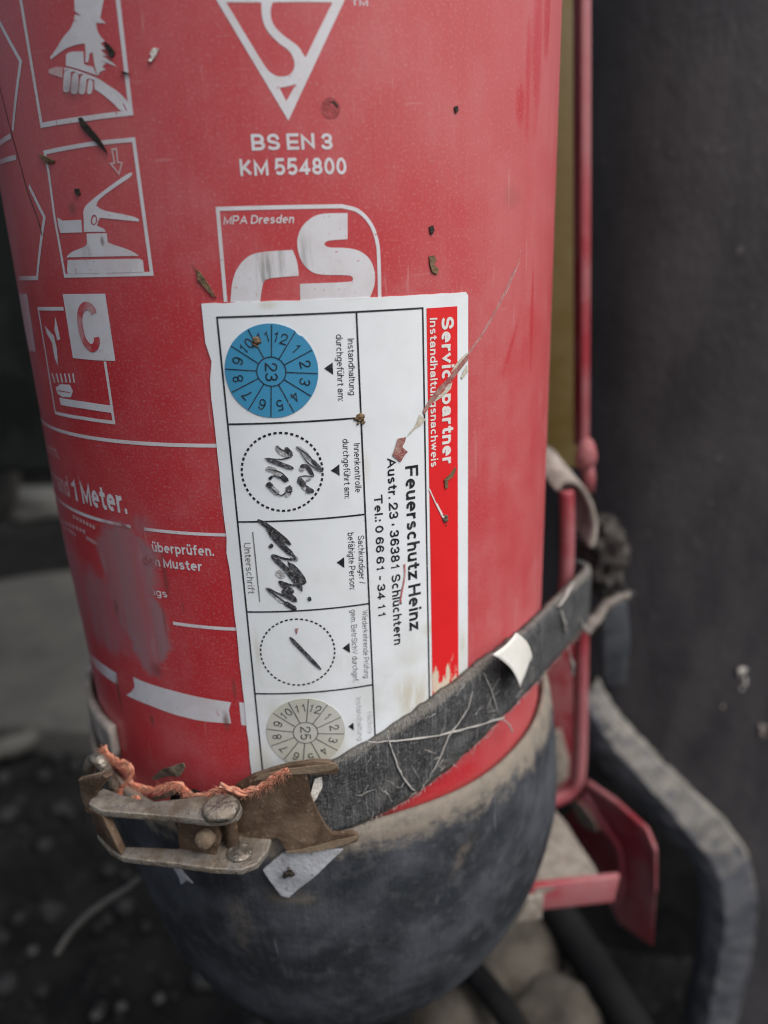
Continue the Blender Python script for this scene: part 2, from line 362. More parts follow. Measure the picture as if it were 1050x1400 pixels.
def paint_mat():
    n = grime(N('red_enamel'))
    big = n.noise(26, 5, .6, n.W); mid = n.noise(120, 5, .65, n.W); fine = n.noise(1500, 3, .6, n.W); spk = n.noise(2600, 2, .5, n.W)
    scr = n.noise(380, 3, .6, n.mapv(n.W, (1, .09, 1), .75)); scr2 = n.noise(420, 2, .6, n.mapv(n.W, (.1, 1, 1), .35))
    ver = n.noise(160, 4, .6, n.mapv(n.W, (1, .06, 1)))
    red, dusty, pale = (.435, .0195, .0285), (.468, .108, .115), (.54, .34, .335)
    dust = n.math('MULTIPLY', n.ramp(big, .36, .64), n.ramp(mid, .3, .7, .45, 1))
    side = n.ramp(n.u, .018, .062, 0, .36)                        # pale tint mixed in more strongly towards the right flank
    top = n.ramp(n.v, -.035, .04, 0, .30)
    dust = n.math('ADD', n.math('MULTIPLY', dust, .62), n.math('ADD', n.math('ADD', side, top), .12), True)
    dust = n.math('MULTIPLY', dust, n.ramp(ver, .3, .6, .78, 1))
    clean = n.mx([n.blot((735, 60), .004, .022, .9, .7), n.blot((722, 110), .002, .016, .8, .7), n.blot((748, 30), .0035, .012, .9, .7), n.blot((727, 440), .0015, .022, .65, .8), n.blot((712, 140), .003, .006, .9, .7),
                  n.blot((700, 470), .0013, .012, .5, .8, -.5), n.blot((560, 1090), .03, .006, .9, .6)])
    dust = n.math('MULTIPLY', dust, n.math('SUBTRACT', 1.0, clean))
    col = n.mix(dust, red, dusty)
    col = n.mix(n.ramp(fine, .5, .7, 0, .42), col, (.50, .18, .185))
    col = n.mix(n.ramp(n.noise(1500, 4, .75, n.W), .67, .735, 0, .7), col, pale)
    col = n.mix(n.ramp(scr, .65, .75, 0, .4), col, pale)
    col = n.mix(n.ramp(scr2, .69, .78, 0, .3), col, pale)
    col = n.mix(n.ramp(n.noise(900, 3, .6, n.W), .70, .76, 0, .5), col, (.16, .012, .016))
    s = smears(n)
    sc_ = n.mix(n.ramp(n.v, -.062, -.048), (.285, .150, .168), (.165, .055, .062)); col = n.mix(n.math('MULTIPLY', s, n.ramp(ver, .3, .62, .6, 1)), col, sc_); col = n.mix(n.math('MULTIPLY', s, n.ramp(n.noise(240, 4, .65, n.mapv(n.W, (1, .22, 1), .12)), .55, .7, 0, .5)), col, (.36, .20, .215))
    col = n.mix(n.mx([n.blot((226, 790), .0012, .010, .7, .9), n.blot((214, 915), .003, .003, .6, .9), n.blot((158, 830), .0016, .005, .7, .9), n.blot((225, 850), .0008, .008, .5, .9)]), col, (.17, .05, .05))
    left = n.ramp(n.u, -.070, -.1, 0, .55)  # pale sky reflection along the left edge, painted into the enamel colour
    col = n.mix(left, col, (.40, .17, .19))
    col = n.mix(streaks(n), col, (.13, .055, .045))
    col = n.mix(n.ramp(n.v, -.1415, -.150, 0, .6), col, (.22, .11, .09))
    n.bump(n.math('ADD', n.math('MULTIPLY', fine, .5), n.math('ADD', n.math('MULTIPLY', mid, .6), scr)), .22, .0003)
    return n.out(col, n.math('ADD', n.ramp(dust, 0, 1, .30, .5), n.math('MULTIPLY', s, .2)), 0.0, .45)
def print_mat(name='white_print', c=(.60, .60, .635), keep=1.0):
    n = grime(N(name)); fine = n.noise(900, 4, .65, n.W); mid = n.noise(170, 4, .6, n.W)
    col = n.mix(n.ramp(mid, .4, .7, 0, .5), c, (.52, .49, .50))
    col = n.mix(n.ramp(fine, .64, .70, 0, .85), col, (.42, .07, .08)); col = n.mix(n.ramp(n.noise(420, 4, .7, n.mapv(n.W, (1, .25, 1), .6)), .655, .71, 0, .8), col, (.40, .10, .11)); col = n.mix(n.ramp(n.noise(60, 4, .6, n.W), .5, .72, 0, .4), col, (.46, .36, .36))
    d = n.mx([n.blot((365, 375), .0024, .012, .8, 1.0), n.blot((352, 360), .0008, .012, .7, .9), n.blot((385, 360), .001, .010, .5, .9), n.blot((417, 345), .0022, .007, .4, .9), n.blot((118, 345), .0022, .004, .35, .9)])
    ver = n.noise(700, 3, .6, n.mapv(n.W, (1, .1, 1)))
    col = n.mix(n.math('MULTIPLY', d, n.ramp(ver, .35, .6)), col, (.13, .125, .10))
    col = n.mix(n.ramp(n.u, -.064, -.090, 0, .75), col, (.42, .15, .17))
    col = n.mix(smears(n), col, (.28, .085, .095)); col = n.mix(streaks(n), col, (.15, .08, .07))
    n.bump(fine, .15, .0002)
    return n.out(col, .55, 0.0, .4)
def sticker_mat(name, c, wear=(.52, .50, .42), rag=False, rough=.42, specks=True):
    n = grime(N(name)); fine = n.noise(1100, 4, .6, n.W); mid = n.noise(75, 4, .6, n.W)
    col = n.mix(n.ramp(mid, .42, .72, 0, .45), c, tuple(q*.86 for q in c))
    ver = n.noise(420, 4, .65, n.mapv(n.W, (1, .22, 1)))
    st = n.mx([n.blot((565, 955), .0085, .0125, .9, .9), n.blot((610, 935), .0085, .0125, 1.0, .6), n.blot((560, 900), .006, .006, .3, .9), n.blot((430, 1035), .013, .0065, .8, .9), n.blot((375, 975), .0025, .005, .5, .9), n.blot((460, 1020), .004, .006, .6, .9), n.blot((360, 1040), .004, .009, .6, .9), n.blot((352, 890), .0012, .010, .55, .9), n.blot((500, 640), .0018, .006, .35, .9), n.blot((470, 905), .006, .004, .22, .9), n.blot((445, 790), .006, .004, .2, .9), n.blot((366, 418), .003, .0014, .7, .9), n.blot((285, 500), .001, .006, .5, .9), n.blot((632, 880), .002, .008, .7, .9), n.blot((340, 760), .001, .004, .5, .9), n.blot((585, 860), .003, .003, .5, .9)])
    f = n.math('MULTIPLY', st, n.ramp(ver, .34, .56, .35, 1))
    film = n.math('MULTIPLY', n.ramp(n.v, -.055, -.125, .12, 1), n.ramp(n.noise(55, 5, .65, n.W), .40, .68, 0, .6))
    c0 = c
    if rag: f = n.ramp(n.math('ADD', n.math('MULTIPLY', n.math('SUBTRACT', ver, .5), .045), n.math('MULTIPLY', n.v, -1.0)), .1045, .1085)
    if not rag: col = n.mix(film, col, tuple(q*.72 for q in c[:2])+(c[2]*.64,))
    col = n.mix(f, col, wear if not rag else (.60, .52, .41))
    if specks:
        col = n.mix(n.ramp(n.noise(420, 4, .7, n.W), .70, .76, 0, .6), col, (.30, .28, .22))
        col = n.mix(n.ramp(fine, .69, .76, 0, .5), col, (.35, .34, .33))
    n.bump(n.math('ADD', n.noise(45, 3, .5, n.W), n.math('MULTIPLY', fine, .12)), .12, .0006)
    return n.out(col, rough, 0.0, .45)
M_paint = paint_mat(); M_print = print_mat(); M_pink = print_mat('worn_pink_print', (.55, .33, .33)); M_redink = print_mat('red_print', (.42, .03, .04))
M_stick = sticker_mat('sticker_foil', (.71, .75, .785)); M_stripe = sticker_mat('sticker_red', (.66, .018, .022), rag=True, specks=False)
M_blue = sticker_mat('disc_blue', (.045, .245, .43)); M_pale = sticker_mat('disc_pale', (.50, .505, .465)); M_stwhite = sticker_mat('sticker_white_print', (.68, .66, .64), rag=True)
M_ink = worn('black_ink', (.012, .013, .017), (.035, .036, .04), (.2, .2, .21), sc1=300, fine=1700, flo=.66, fhi=.72, rough=(.4, .5), bump=.02)
M_greyink = worn('grey_ink', (.12, .12, .125), (.22, .22, .225), (.4, .4, .41), sc1=400, fine=1700, rough=(.4, .5), bump=.02)
M_fadeink = worn('faded_ink', (.36, .37, .38), (.46, .48, .49), (.5, .5, .5), sc1=400, fine=1700, rough=(.4, .5), bump=.02)
M_marker = worn('felt_pen', (.022, .022, .026), (.085, .085, .095), (.42, .42, .44), sc1=900, fine=2400, flo=.58, fhi=.70, rough=(.4, .5), bump=.02, stretch=(1, 1, 1))
M_markfade = worn('faded_felt_pen', (.22, .22, .23), (.45, .46, .47), (.56, .58, .6), sc1=700, fine=2200, flo=.5, fhi=.7, rough=(.4, .5), bump=.02)
M_scar = worn('scratched_through', (.24, .075, .075), (.34, .2, .17), (.42, .36, .3), sc1=500, fine=2000, rough=(.6, .8))
M_scarpale = worn('frayed_scratch_edge', (.52, .5, .42), (.42, .38, .3), (.3, .27, .2), sc1=700, fine=2400, rough=(.6, .8))

def boot_mat():
    n = grime(N('black_rubber_boot')); big = n.noise(38, 5, .62, n.W); fine = n.noise(900, 4, .6, n.W); mid = n.noise(210, 5, .65, n.W)
    ver = n.noise(190, 4, .6, n.mapv(n.W, (1, .75, 1)))
    col = n.mix(n.ramp(big, .38, .66), (.024, .028, .034), (.066, .073, .086))
    col = n.mix(n.ramp(ver, .47, .72, 0, .5), col, (.095, .102, .114))
    rim = n.math('MULTIPLY', n.ramp(n.math('ADD', n.v, n.math('MULTIPLY', n.math('SUBTRACT', mid, .5), .018)), -.1548, -.1470), n.ramp(mid, .25, .6, .55, 1))
    col = n.mix(rim, col, (.205, .178, .145))
    run = n.mx([n.blot((330, 1260), .006, .02, .55, .9), n.blot((620, 1150), .0035, .012, .6, .9, -.5), n.blot((400, 1215), .012, .006, .6, .9), n.blot((540, 1130), .01, .004, .8, .9)])
    col = n.mix(n.math('MULTIPLY', run, n.ramp(mid, .35, .6)), col, (.17, .14, .115))
    scr = n.noise(330, 3, .6, n.mapv(n.W, (1, .05, 1), -.7)); col = n.mix(n.ramp(scr, .69, .75, 0, .8), col, (.24, .25, .27))
    scr = n.noise(300, 3, .6, n.mapv(n.W, (1, .06, 1), .5)); col = n.mix(n.ramp(scr, .70, .76, 0, .7), col, (.22, .23, .25))
    col = n.mix(n.ramp(fine, .66, .74, 0, .7), col, (.27, .27, .27))
    n.bump(n.math('ADD', n.math('MULTIPLY', fine, .5), n.math('ADD', mid, scr)), .5, .0007)
    return n.out(col, n.ramp(rim, 0, 1, .5, .85), 0.0, .4)
M_boot = boot_mat()
def strap_mat():
    n = N('strap_rubber'); a = n.t.nodes.new('ShaderNodeUVMap'); a.uv_map = 'uv'; U = a.outputs[0]; x, y, z = n.sep(U)
    wv = n.noise(1, 4, .6, n.mapv(U, (1400, 60, 1))); mid = n.noise(130, 5, .65, U); fine = n.noise(1300, 4, .6, U); lng = n.noise(1, 4, .6, n.mapv(U, (60, 900, 1)))
    col = n.mix(n.ramp(mid, .35, .68), (.026, .0275, .030), (.078, .081, .086))
    col = n.mix(n.ramp(wv, .52, .70, 0, .7), col, (.19, .19, .188))
    col = n.mix(n.ramp(lng, .6, .74, 0, .4), col, (.17, .165, .155))
    edge = n.math('ABSOLUTE', y)
    e = n.ramp(n.math('ADD', edge, n.math('MULTIPLY', n.math('SUBTRACT', fine, .5), .004)), .0100, .0118)
    col = n.mix(n.math('MULTIPLY', e, .75), col, (.20, .185, .16))
    wa = n.noise(1, 2, .5, n.mapv(U, (2600, 500, 1))); wb = n.noise(1, 2, .5, n.mapv(U, (500, 2600, 1)))
    col = n.mix(n.ramp(n.math('MULTIPLY', wa, wb), .27, .36, 0, .55), col, (.21, .21, .208))
    col = n.mix(n.ramp(fine, .62, .72, 0, .75), col, (.30, .29, .275)); col = n.mix(n.ramp(n.noise(60, 5, .7, U), .56, .72, 0, .5), col, (.17, .165, .155))
    n.bump(n.math('ADD', n.math('ADD', n.math('MULTIPLY', wv, .8), n.math('ADD', mid, fine)), n.math('MULTIPLY', wa, wb)), .9, .0008)
    return n.out(col, .72, 0.0, .35)
M_strap = strap_mat()
M_web = worn('dusty_webbing', (.20, .175, .155), (.33, .29, .26), (.42, .38, .34), sc1=120, fine=1100, rough=(.8, .9), bump=.5)
M_felt = worn('frayed_felt', (.022, .020, .019), (.07, .062, .055), (.16, .14, .12), sc1=160, fine=1200, rough=(.9, .95), bump=.8, bd=.001)
M_metal = worn('dirty_zinc', (.24, .205, .165), (.21, .165, .12), (.07, .048, .032), sc1=130, lo=.35, hi=.6, fine=700, flo=.55, fhi=.68, rough=(.42, .8), metal=.75, bump=.5, bd=.0005)
M_rust = worn('brown_dirty_steel', (.082, .052, .033), (.135, .092, .062), (.23, .17, .12), sc1=90, fine=800, flo=.58, fhi=.74, rough=(.6, .85), metal=.25, bump=.45)
M_dustmetal = worn('dust_covered_steel', edge=(.42, .38, .31), c1=(.165, .15, .135), c2=(.082, .061, .043), c3=(.055, .043, .033), sc1=110, lo=.38, hi=.60, fine=1000, flo=.56, fhi=.72, rough=(.65, .85), metal=.3, bump=.6)
M_rivet = worn('rivet_steel', (.25, .23, .2), (.19, .16, .125), (.07, .055, .04), sc1=260, fine=1200, rough=(.32, .6), metal=.8, bump=.6)
M_tan = worn('tan_dusty_edge', (.19, .145, .10), (.14, .10, .068), (.27, .22, .16), sc1=160, fine=900, rough=(.7, .9), bump=.4)
M_string = worn('orange_twine', (.56, .20, .125), (.48, .25, .17), (.6, .42, .3), sc1=400, fine=1800, flo=.55, fhi=.75, rough=(.8, .9), bump=.6)
M_tape = worn('white_tape', (.62, .62, .585), (.56, .55, .51), (.4, .39, .35), sc1=100, fine=600, flo=.68, fhi=.76, rough=(.5, .6), bump=.1)
M_gtape = worn('grey_tape', (.36, .375, .41), (.27, .275, .29), (.14, .13, .12), sc1=170, lo=.45, hi=.7, fine=900, flo=.6, fhi=.72, rough=(.6, .75), bump=.4)
M_bracket = worn('red_bracket_paint', (.29, .028, .042), (.31, .115, .125), (.36, .21, .21), sc1=26, lo=.34, hi=.66, fine=500, flo=.64, fhi=.74, rough=(.45, .7), bump=.3)
M_brshade = worn('shaded_red_paint', (.17, .016, .024), (.20, .06, .064), (.24, .13, .125), sc1=60, lo=.42, hi=.66, fine=500, flo=.64, fhi=.74, rough=(.5, .75), bump=.3)  # bracket red again, darkened: shade on its recessed faces is in the colour
M_shelfdust = worn('dry_mud_on_shelf', (.27, .24, .205), (.21, .18, .15), (.09, .075, .06), sc1=150, lo=.42, hi=.62, fine=500, flo=.62, fhi=.7, rough=(.9, .95), bump=.9, bd=.0015)
M_olive = worn('olive_paint', (.10, .068, .014), (.12, .09, .03), (.14, .12, .07), sc1=55, fine=500, rough=(.6, .8), bump=.3)
M_panel = worn('dark_grey_plastic', (.040, .039, .042), (.064, .061, .065), (.15, .145, .145), sc1=40, lo=.3, hi=.7, fine=380, flo=.665, fhi=.76, rough=(.55, .75), bump=.4, bd=.001, spec=.3, stretch=(1, 1, .45))
def lip_mat():
    n = N('muddy_lip'); g = n.t.nodes.new('ShaderNodeNewGeometry'); nz = n.sep(g.outputs['Normal'])[2]
    a = n.noise(42, 5, .65); f = n.noise(380, 4, .65); m_ = n.noise(130, 5, .65)
    col = n.mix(n.ramp(a, .35, .65), (.042, .047, .058), (.085, .09, .104))
    d = n.ramp(n.math('ADD', nz, n.math('MULTIPLY', n.math('SUBTRACT', m_, .5), 1.1)), .12, .50)
    col = n.mix(d, col, n.mix(n.ramp(m_, .4, .62), (.225, .213, .195), (.14, .132, .12)))
    col = n.mix(n.ramp(f, .62, .72, 0, .7), col, (.20, .19, .175)); col = n.mix(n.ramp(m_, .62, .7, 0, .7), col, (.035, .03, .026))
    n.bump(n.math('ADD', f, m_), .8, .0015); return n.out(col, .75, 0.0, .35)
M_lip = lip_mat()
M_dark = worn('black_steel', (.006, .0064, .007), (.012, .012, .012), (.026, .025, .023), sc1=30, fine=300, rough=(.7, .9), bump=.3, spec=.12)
M_soil = worn('dark_soil', (.005, .0053, .0056), (.012, .012, .012), (.035, .035, .036), sc1=22, lo=.38, hi=.68, fine=140, flo=.6, fhi=.72, rough=(.9, .98), bump=.9, bd=.006, spec=.1)
M_slab = worn('grey_concrete', (.058, .057, .051), (.042, .041, .038), (.085, .082, .076), sc1=14, fine=130, rough=(.85, .95), bump=.6, bd=.002)
M_stone = worn('beige_stone', (.075, .066, .053), (.045, .038, .03), (.10, .088, .07), sc1=34, lo=.42, hi=.62, fine=260, rough=(.85, .95), bump=.6, bd=.002)
M_pebble = worn('dark_pebble', (.007, .0073, .0076), (.016, .0165, .017), (.04, .04, .04), sc1=40, fine=300, rough=(.8, .9), bump=.4)
M_pale_peb = worn('pale_pebble', (.055, .055, .053), (.04, .04, .038), (.08, .08, .077), sc1=90, fine=400, rough=(.8, .9), bump=.4)
M_chaff = worn('dark_chaff', (.016, .012, .009), (.035, .026, .018), (.07, .055, .04), sc1=500, fine=1800, rough=(.7, .9), bump=.5)
M_straw = worn('brown_straw', (.17, .115, .06), (.11, .07, .04), (.26, .2, .13), sc1=600, fine=1900, rough=(.8, .9), bump=.5)
M_fleck = worn('white_fleck', (.66, .64, .6), (.5, .47, .42), (.35, .3, .26), sc1=600, fine=1900, rough=(.7, .9), bump=.5)
M_stalk = worn('grey_stalk', (.085, .082, .075), (.12, .115, .1), (.06, .055, .05), sc1=120, fine=900, rough=(.8, .9), bump=.4)
M_fibre = worn('pale_fibre', (.36, .35, .33), (.42, .4, .37), (.25, .23, .2), sc1=600, fine=2000, rough=(.85, .95), bump=.3)

# ================================================================== the extinguisher
ext = thing('fire_extinguisher', 'red fire extinguisher with white print, a service sticker and a black rubber boot', 'fire extinguisher', (0, 0, Z_BASE))
b = bmesh.new(); NS = 256; prof = [(1.0, 1.9), (1.0, 1.2), (1.0, .6), (1.0, 0)]+[(1.0, -.6-.05*i) for i in range(31)]+[(.9, -2.14)]
rows = [[b.verts.new(cyl(2*math.pi*k/NS*S, z*S, r*S)) for k in range(NS)] for r, z in prof]
for i in range(len(rows)-1):
    for k in range(NS): b.faces.new((rows[i][k], rows[i+1][k], rows[i+1][(k+1) % NS], rows[i][(k+1) % NS]))
obj('cylinder', recalc(b), M_paint, ext)
# boot: rubber bowl with a soft lip, a touch out of true
b = bmesh.new(); NB = 128
prof = [(1.004, -2.3), (1.004, -1.86), (1.008, -1.825), (1.022, -1.81), (1.036, -1.82), (1.045, -1.85), (1.049, -1.95), (1.047, -2.08), (1.04, -2.2), (1.032, -2.32), (1.02, -2.42), (1.003, -2.53), (.98, -2.64), (.953, -2.74), (.92, -2.84), (.878, -2.935), (.825, -3.02), (.76, -3.088), (.68, -3.133), (.58, -3.165), (.48, -3.187), (.2, -3.215), (.02, -3.22)]
rows = []
for i, (r, z) in enumerate(prof):
    row = []
    for k in range(NB):
        th = 2*math.pi*k/NB; wv = .012*noise.noise(Vector((math.sin(th)*2, math.cos(th)*2, 3.1))) if 1 < i < 6 else 0
        dx = .085*min(1, max(0, (-z-1.8)/.6))-.03*min(1, max(0, (-z-2.6)/.5)); rr = r*(1+.006*noise.noise(Vector((math.sin(th)*3, math.cos(th)*3, z*1.5))))
        row.append(b.verts.new(((rr*math.sin(th)+dx)*S, -rr*math.cos(th)*S, (z+wv+.03*max(0, math.sin(th)))*S+ZO)))
    rows.append(row)
for i in range(len(rows)-1):
    for k in range(NB): b.faces.new((rows[i][k], rows[i+1][k], rows[i+1][(k+1) % NB], rows[i][(k+1) % NB]))
b.faces.new(rows[-1])
obj('rubber_boot', recalc(b), M_boot, ext)

LP = S+.00006                                                    # printed ink lies on the enamel
def ink(name, flat, m=M_print, r=LP, parent=ext, th=0.0, label=None, **k): return obj(name, flat.bm(r, th, **k), m, parent, label=label)
z1 = lambda L: [(x*.2857, y*.2857) for x, y in L]
z2 = lambda L: [(270+x*.2857, y*.2857) for x, y in L]
z3 = lambda L: [(x*.2857, 370+y*.2857) for x, y in L]
z4 = lambda L: [(x*.3429, 730+y*.3429) for x, y in L]
z7 = lambda L: [(480+x*.22857, 390+y*.22857) for x, y in L]
z8 = lambda L: [(40+x*.15238, y*.15238) for x, y in L]
zh = lambda L: [(300+x*.2572, 560+y*.2572) for x, y in L]
zs = lambda L: [(480+x*.22857, 690+y*.22857) for x, y in L]
zl = lambda L: [(230+x*.25714, 1040+y*.25714) for x, y in L]
zw = lambda L: [(60+x*.190476, 940+y*.190476) for x, y in L]
LW = .00085
# pictogram panels down the left
A = Flat().pstroke(z1([(97, -20), (200, 600), (420, 566), (628, 540), (563, -20)]), LW*1.15)
ink('pictogram_frame', A)
h = Flat().px(z8([(405, -10), (410, 100), (470, 146), (412, 130), (395, 215), (360, 275), (300, 340), (245, 440), (190, 510), (195, 535), (240, 500), (320, 440), (400, 405), (500, 390), (508, 460), (505, 560), (530, 560), (545, 480), (570, 470), (590, 600), (615, 682), (640, 640), (690, 625), (655, 600), (690, 570), (650, 545), (790, 600), (720, 540), (655, 500), (700, 500), (640, 450), (690, 440), (640, 390), (680, 370), (640, 330), (610, 270), (600, 205), (690, 210), (640, 165), (645, 120), (672, -10)]), rd=45)
h.px(z8([(332, 490), (360, 470), (400, 462), (488, 462), (492, 572), (520, 588), (575, 600), (608, 676), (500, 638), (390, 604), (330, 590)]), rd=45)
h.px(z8([(318, 606), (390, 618), (500, 656), (600, 696), (640, 715), (700, 760), (800, 820), (882, 908), (905, 930), (925, 1010), (890, 1010), (850, 930), (838, 930), (875, 1005), (810, 990), (760, 930), (700, 880), (640, 832), (588, 800), (586, 720), (545, 704), (515, 712), (500, 680), (475, 662), (450, 668), (430, 650), (400, 640), (378, 648), (340, 622), (316, 640)]), rd=45)
for q in ([(312, 650), (335, 632), (362, 632), (380, 660), (366, 815), (345, 830), (315, 826), (305, 810)], [(388, 670), (410, 650), (432, 655), (447, 680), (440, 830), (415, 846), (385, 842), (372, 825)], [(460, 690), (480, 672), (505, 680), (518, 705), (505, 835), (480, 848), (450, 842), (444, 825)], [(530, 720), (548, 712), (568, 722), (576, 745), (565, 835), (545, 847), (525, 842), (518, 825)]): h.px(z8(q), rd=75)
ink('hand_pictogram', h)
ink('worn_lever_pictogram', Flat().px(z8([(175, 625), (240, 600), (308, 604), (304, 640), (300, 700), (240, 680), (178, 658)])), M_pink)
A = Flat().pstroke(z1([(262, 1040), (233, 820), (215, 730), (430, 690), (640, 668), (727, 1310), (500, 1316), (312, 1320), (262, 1040)]), LW)
ink('pictogram_frame', A)
e = Flat().px(z1([(325, 1244), (668, 1238), (685, 1246), (690, 1297), (690, 1305), (510, 1310), (326, 1313), (322, 1290)]))
e.px(z1([(318, 1232), (340, 1205), (410, 1180), (418, 1165), (415, 1118), (512, 1116), (517, 1160), (545, 1172), (620, 1195), (668, 1224)]), rd=50)
e.px(z1([(275, 1040), (300, 1056), (390, 1052), (394, 1112), (290, 1115), (280, 1080)]))
e.px(z1([(402, 1110), (402, 1052), (398, 1000), (430, 965), (520, 895), (615, 828), (634, 826), (630, 845), (560, 890), (470, 955), (462, 985), (490, 1006), (560, 1020), (640, 1036), (668, 1050), (664, 1060), (560, 1050), (480, 1042), (470, 1060), (465, 1080), (500, 1095), (508, 1109)], ) , z1([(445, 1028), (435, 1050), (437, 1072), (452, 1080), (466, 1066), (466, 1042), (457, 1028)]), rd=50)
e.px(z1([(450, 1036), (442, 1052), (443, 1068), (452, 1074), (460, 1062), (460, 1044), (455, 1036)]))
ink('extinguisher_pictogram', e)
ink('arrow_pictogram', Flat().pstroke(z1([(537, 715), (558, 712), (564, 776), (584, 780), (570, 832), (531, 784), (549, 781)]), .0004, closed=True), M_pink)
ink('pictogram_frame', Flat().pstroke([(-6, 16), (0, 31), (28.6, 84), (17.7, 178.6)], LW*1.2))
ink('pictogram_frame', Flat().pstroke([(-4, 200), (15, 186)], LW*1.3).pstroke([(-6, 228), (22, 215)], LW*1.3))
ink('pictogram_frame', Flat().pstroke([(40, 254), (61, 297), (51, 380), (26, 380.5)], LW*1.2))
# gas fire panel
ink('pictogram_frame', Flat().pstroke(z3([(305, 182), (184, 182), (225, 430), (266, 680), (400, 706), (546, 727), (525, 580), (503, 435)]), LW))
sq = Flat().px([(86, 402), (144, 401.5), (158, 493.4), (130, 492.5), (100, 489.4)]); ink('class_square', sq)
cc = []
for i in range(25):
    a = math.radians(48+264*i/24); cc.append(z3([(430-62*math.sin(a+.0)*1.0*(-1 if False else 1)+0, 270-98*math.cos(a))])[0])
cc = z3([(452, 205), (440, 180), (415, 168), (392, 185), (383, 225), (390, 285), (405, 335), (432, 368), (455, 365), (466, 340), (463, 318)])
ink('class_letter', Flat().pstroke(smooth_path([Vector((x, y, 0)) for x, y in cc], 3) and [(p.x, p.y) for p in smooth_path([Vector((x, y, 0)) for x, y in cc], 3)], .0019), M_redink, S+.00013)
ink('flame_pictogram', Flat().px(z3([(265, 220), (276, 262), (289, 328), (276, 334), (262, 285)])).px(z3([(215, 262), (238, 290), (258, 310), (273, 372), (279, 458), (262, 415), (250, 345), (225, 300)])))
g = Flat().px(z3([(284, 607), (400, 626), (530, 645), (533, 680), (400, 660), (292, 642)])).px(z3([(268, 560), (290, 543), (335, 546), (350, 576), (340, 606), (300, 604), (277, 590)]), z3([(280, 572), (338, 582), (338, 586), (280, 577)]))
for i in range(6): g.pstroke(z3([(262+i*19, 536), (258+i*19, 515), (250+i*20, 492)]), .0007)
ink('burner_pictogram', g)
ink('class_square', Flat().px(z3([(92, 110), (130, 110), (150, 240), (172, 388), (140, 382), (112, 240)])))
# ruled lines and lines of text
def rule(v, u0, u1, wd, name='ruled_line'): return ink(name, Flat().poly(rect(u0*S, v*S-wd/2, u1*S, v*S+wd/2)))
rule(-.473, -1.35, -.255, .0009); rule(-.748, -1.35, -.60, .0009); rule(-.748, -.545, -.254, .0008); rule(-1.063, -.482, -.252, .0009)
def words(t, b0, b1, c0, bold=.02, m=M_print, slant=0.0): return ink('lettering', Flat().text(t, b0, b1, c0, bold, False, slant), m)
def words_uv(t, u0, u1, v, h, bold=.02, m=M_print): return ink('lettering', Flat().text(t, (u0*S, v*S), (u1*S, v*S), (u0*S, v*S+h), bold, uvs=True), m)
uM, vM = hit((114, 688)); uE, _ = hit((174, 697))
words_uv('Meter.', uM, uE, vM, .0064, .022); words_uv('1', hit((101, 684))[0], hit((107, 684))[0], vM, .0062, .012); words_uv('Mindestabstand', -1.5, hit((97, 682))[0], vM, .0062, .02, M_pink)
words_uv('gewissern.', -1.36, hit((82, 628))[0], hit((82, 628))[1], .0034, .015, M_pink)
words('überprüfen.', (209, 754), (293, 760), (209, 740.5)); words('den Muster', (196, 771), (277, 781), (196, 758))
words('ngs', (206, 813), (229, 817), (206, 803), .01)
t = Flat()
for i, (x0, y0, x1, y1) in enumerate([(100, 706, 131, 722), (84, 712, 118, 728), (118, 735, 134, 744), (88, 720, 104, 732)]):
    k = 7
    for j in range(k):
        f = lambda s: (x0+(x1-x0)*s, y0+(y1-y0)*s)
        t.pstroke([f((j+.08)/k), f((j+.72)/k)], .0011)
ink('worn_small_print', t, M_pink)
# broad white band, chipped
ink('white_band', Flat().px([(112, 884), (127, 901.5), (141, 911), (157, 921), (159, 937), (142, 927), (127, 914.5)]).px([(181, 926), (192, 931), (235, 944), (291.5, 956.5), (316, 960), (313, 971), (316, 989), (274, 985.5), (240, 977.5), (205, 965), (180, 955.5), (171, 951), (178, 947), (183, 940)]).px([(327, 960), (340, 961), (343, 993), (330, 991)]))
# safety mark: triangle with a flowing S line
tri = z2([(83, -12), (435, 578), (710, -12)])
hl = z2([(138, 12), (306, 12), (306, 60), (316, 115), (345, 165), (395, 212), (436, 238), (462, 280), (466, 325), (445, 358), (405, 370), (360, 358), (325, 325)])
hr = z2([(360, 12), (646, 12), (580, 145), (518, 275), (504, 258), (486, 225), (450, 198), (408, 168), (370, 130), (350, 85), (350, 40)])
hb = z2([(392, 420), (430, 414), (472, 403), (425, 485)])
ink('safety_mark', Flat().px(tri, soft(hl), soft(hr), hb))
words('TM', z2([(735, 26)])[0], z2([(815, 30)])[0], z2([(735, -6)])[0], .01)
words('BS EN 3', (344.5, 206), (455, 204.5), (344.5, 183.5), .024); words('KM 554800', (329, 241), (474, 238.5), (329, 217.5), .024)
words('MPA Dresden', (305.5, 307), (402.5, 305), (305, 295), .014, M_print, .2)
cv = [(p.x, p.y) for p in smooth_path([Vector((x, y, 0)) for x, y in z2([(690, 987), (770, 1010), (830, 1075), (860, 1160), (868, 1260), (872, 1445)])], 5)]
ink('mark_frame', Flat().pstroke(z2([(135, 1445), (97, 1000), (400, 992)])+cv, LW*.95))
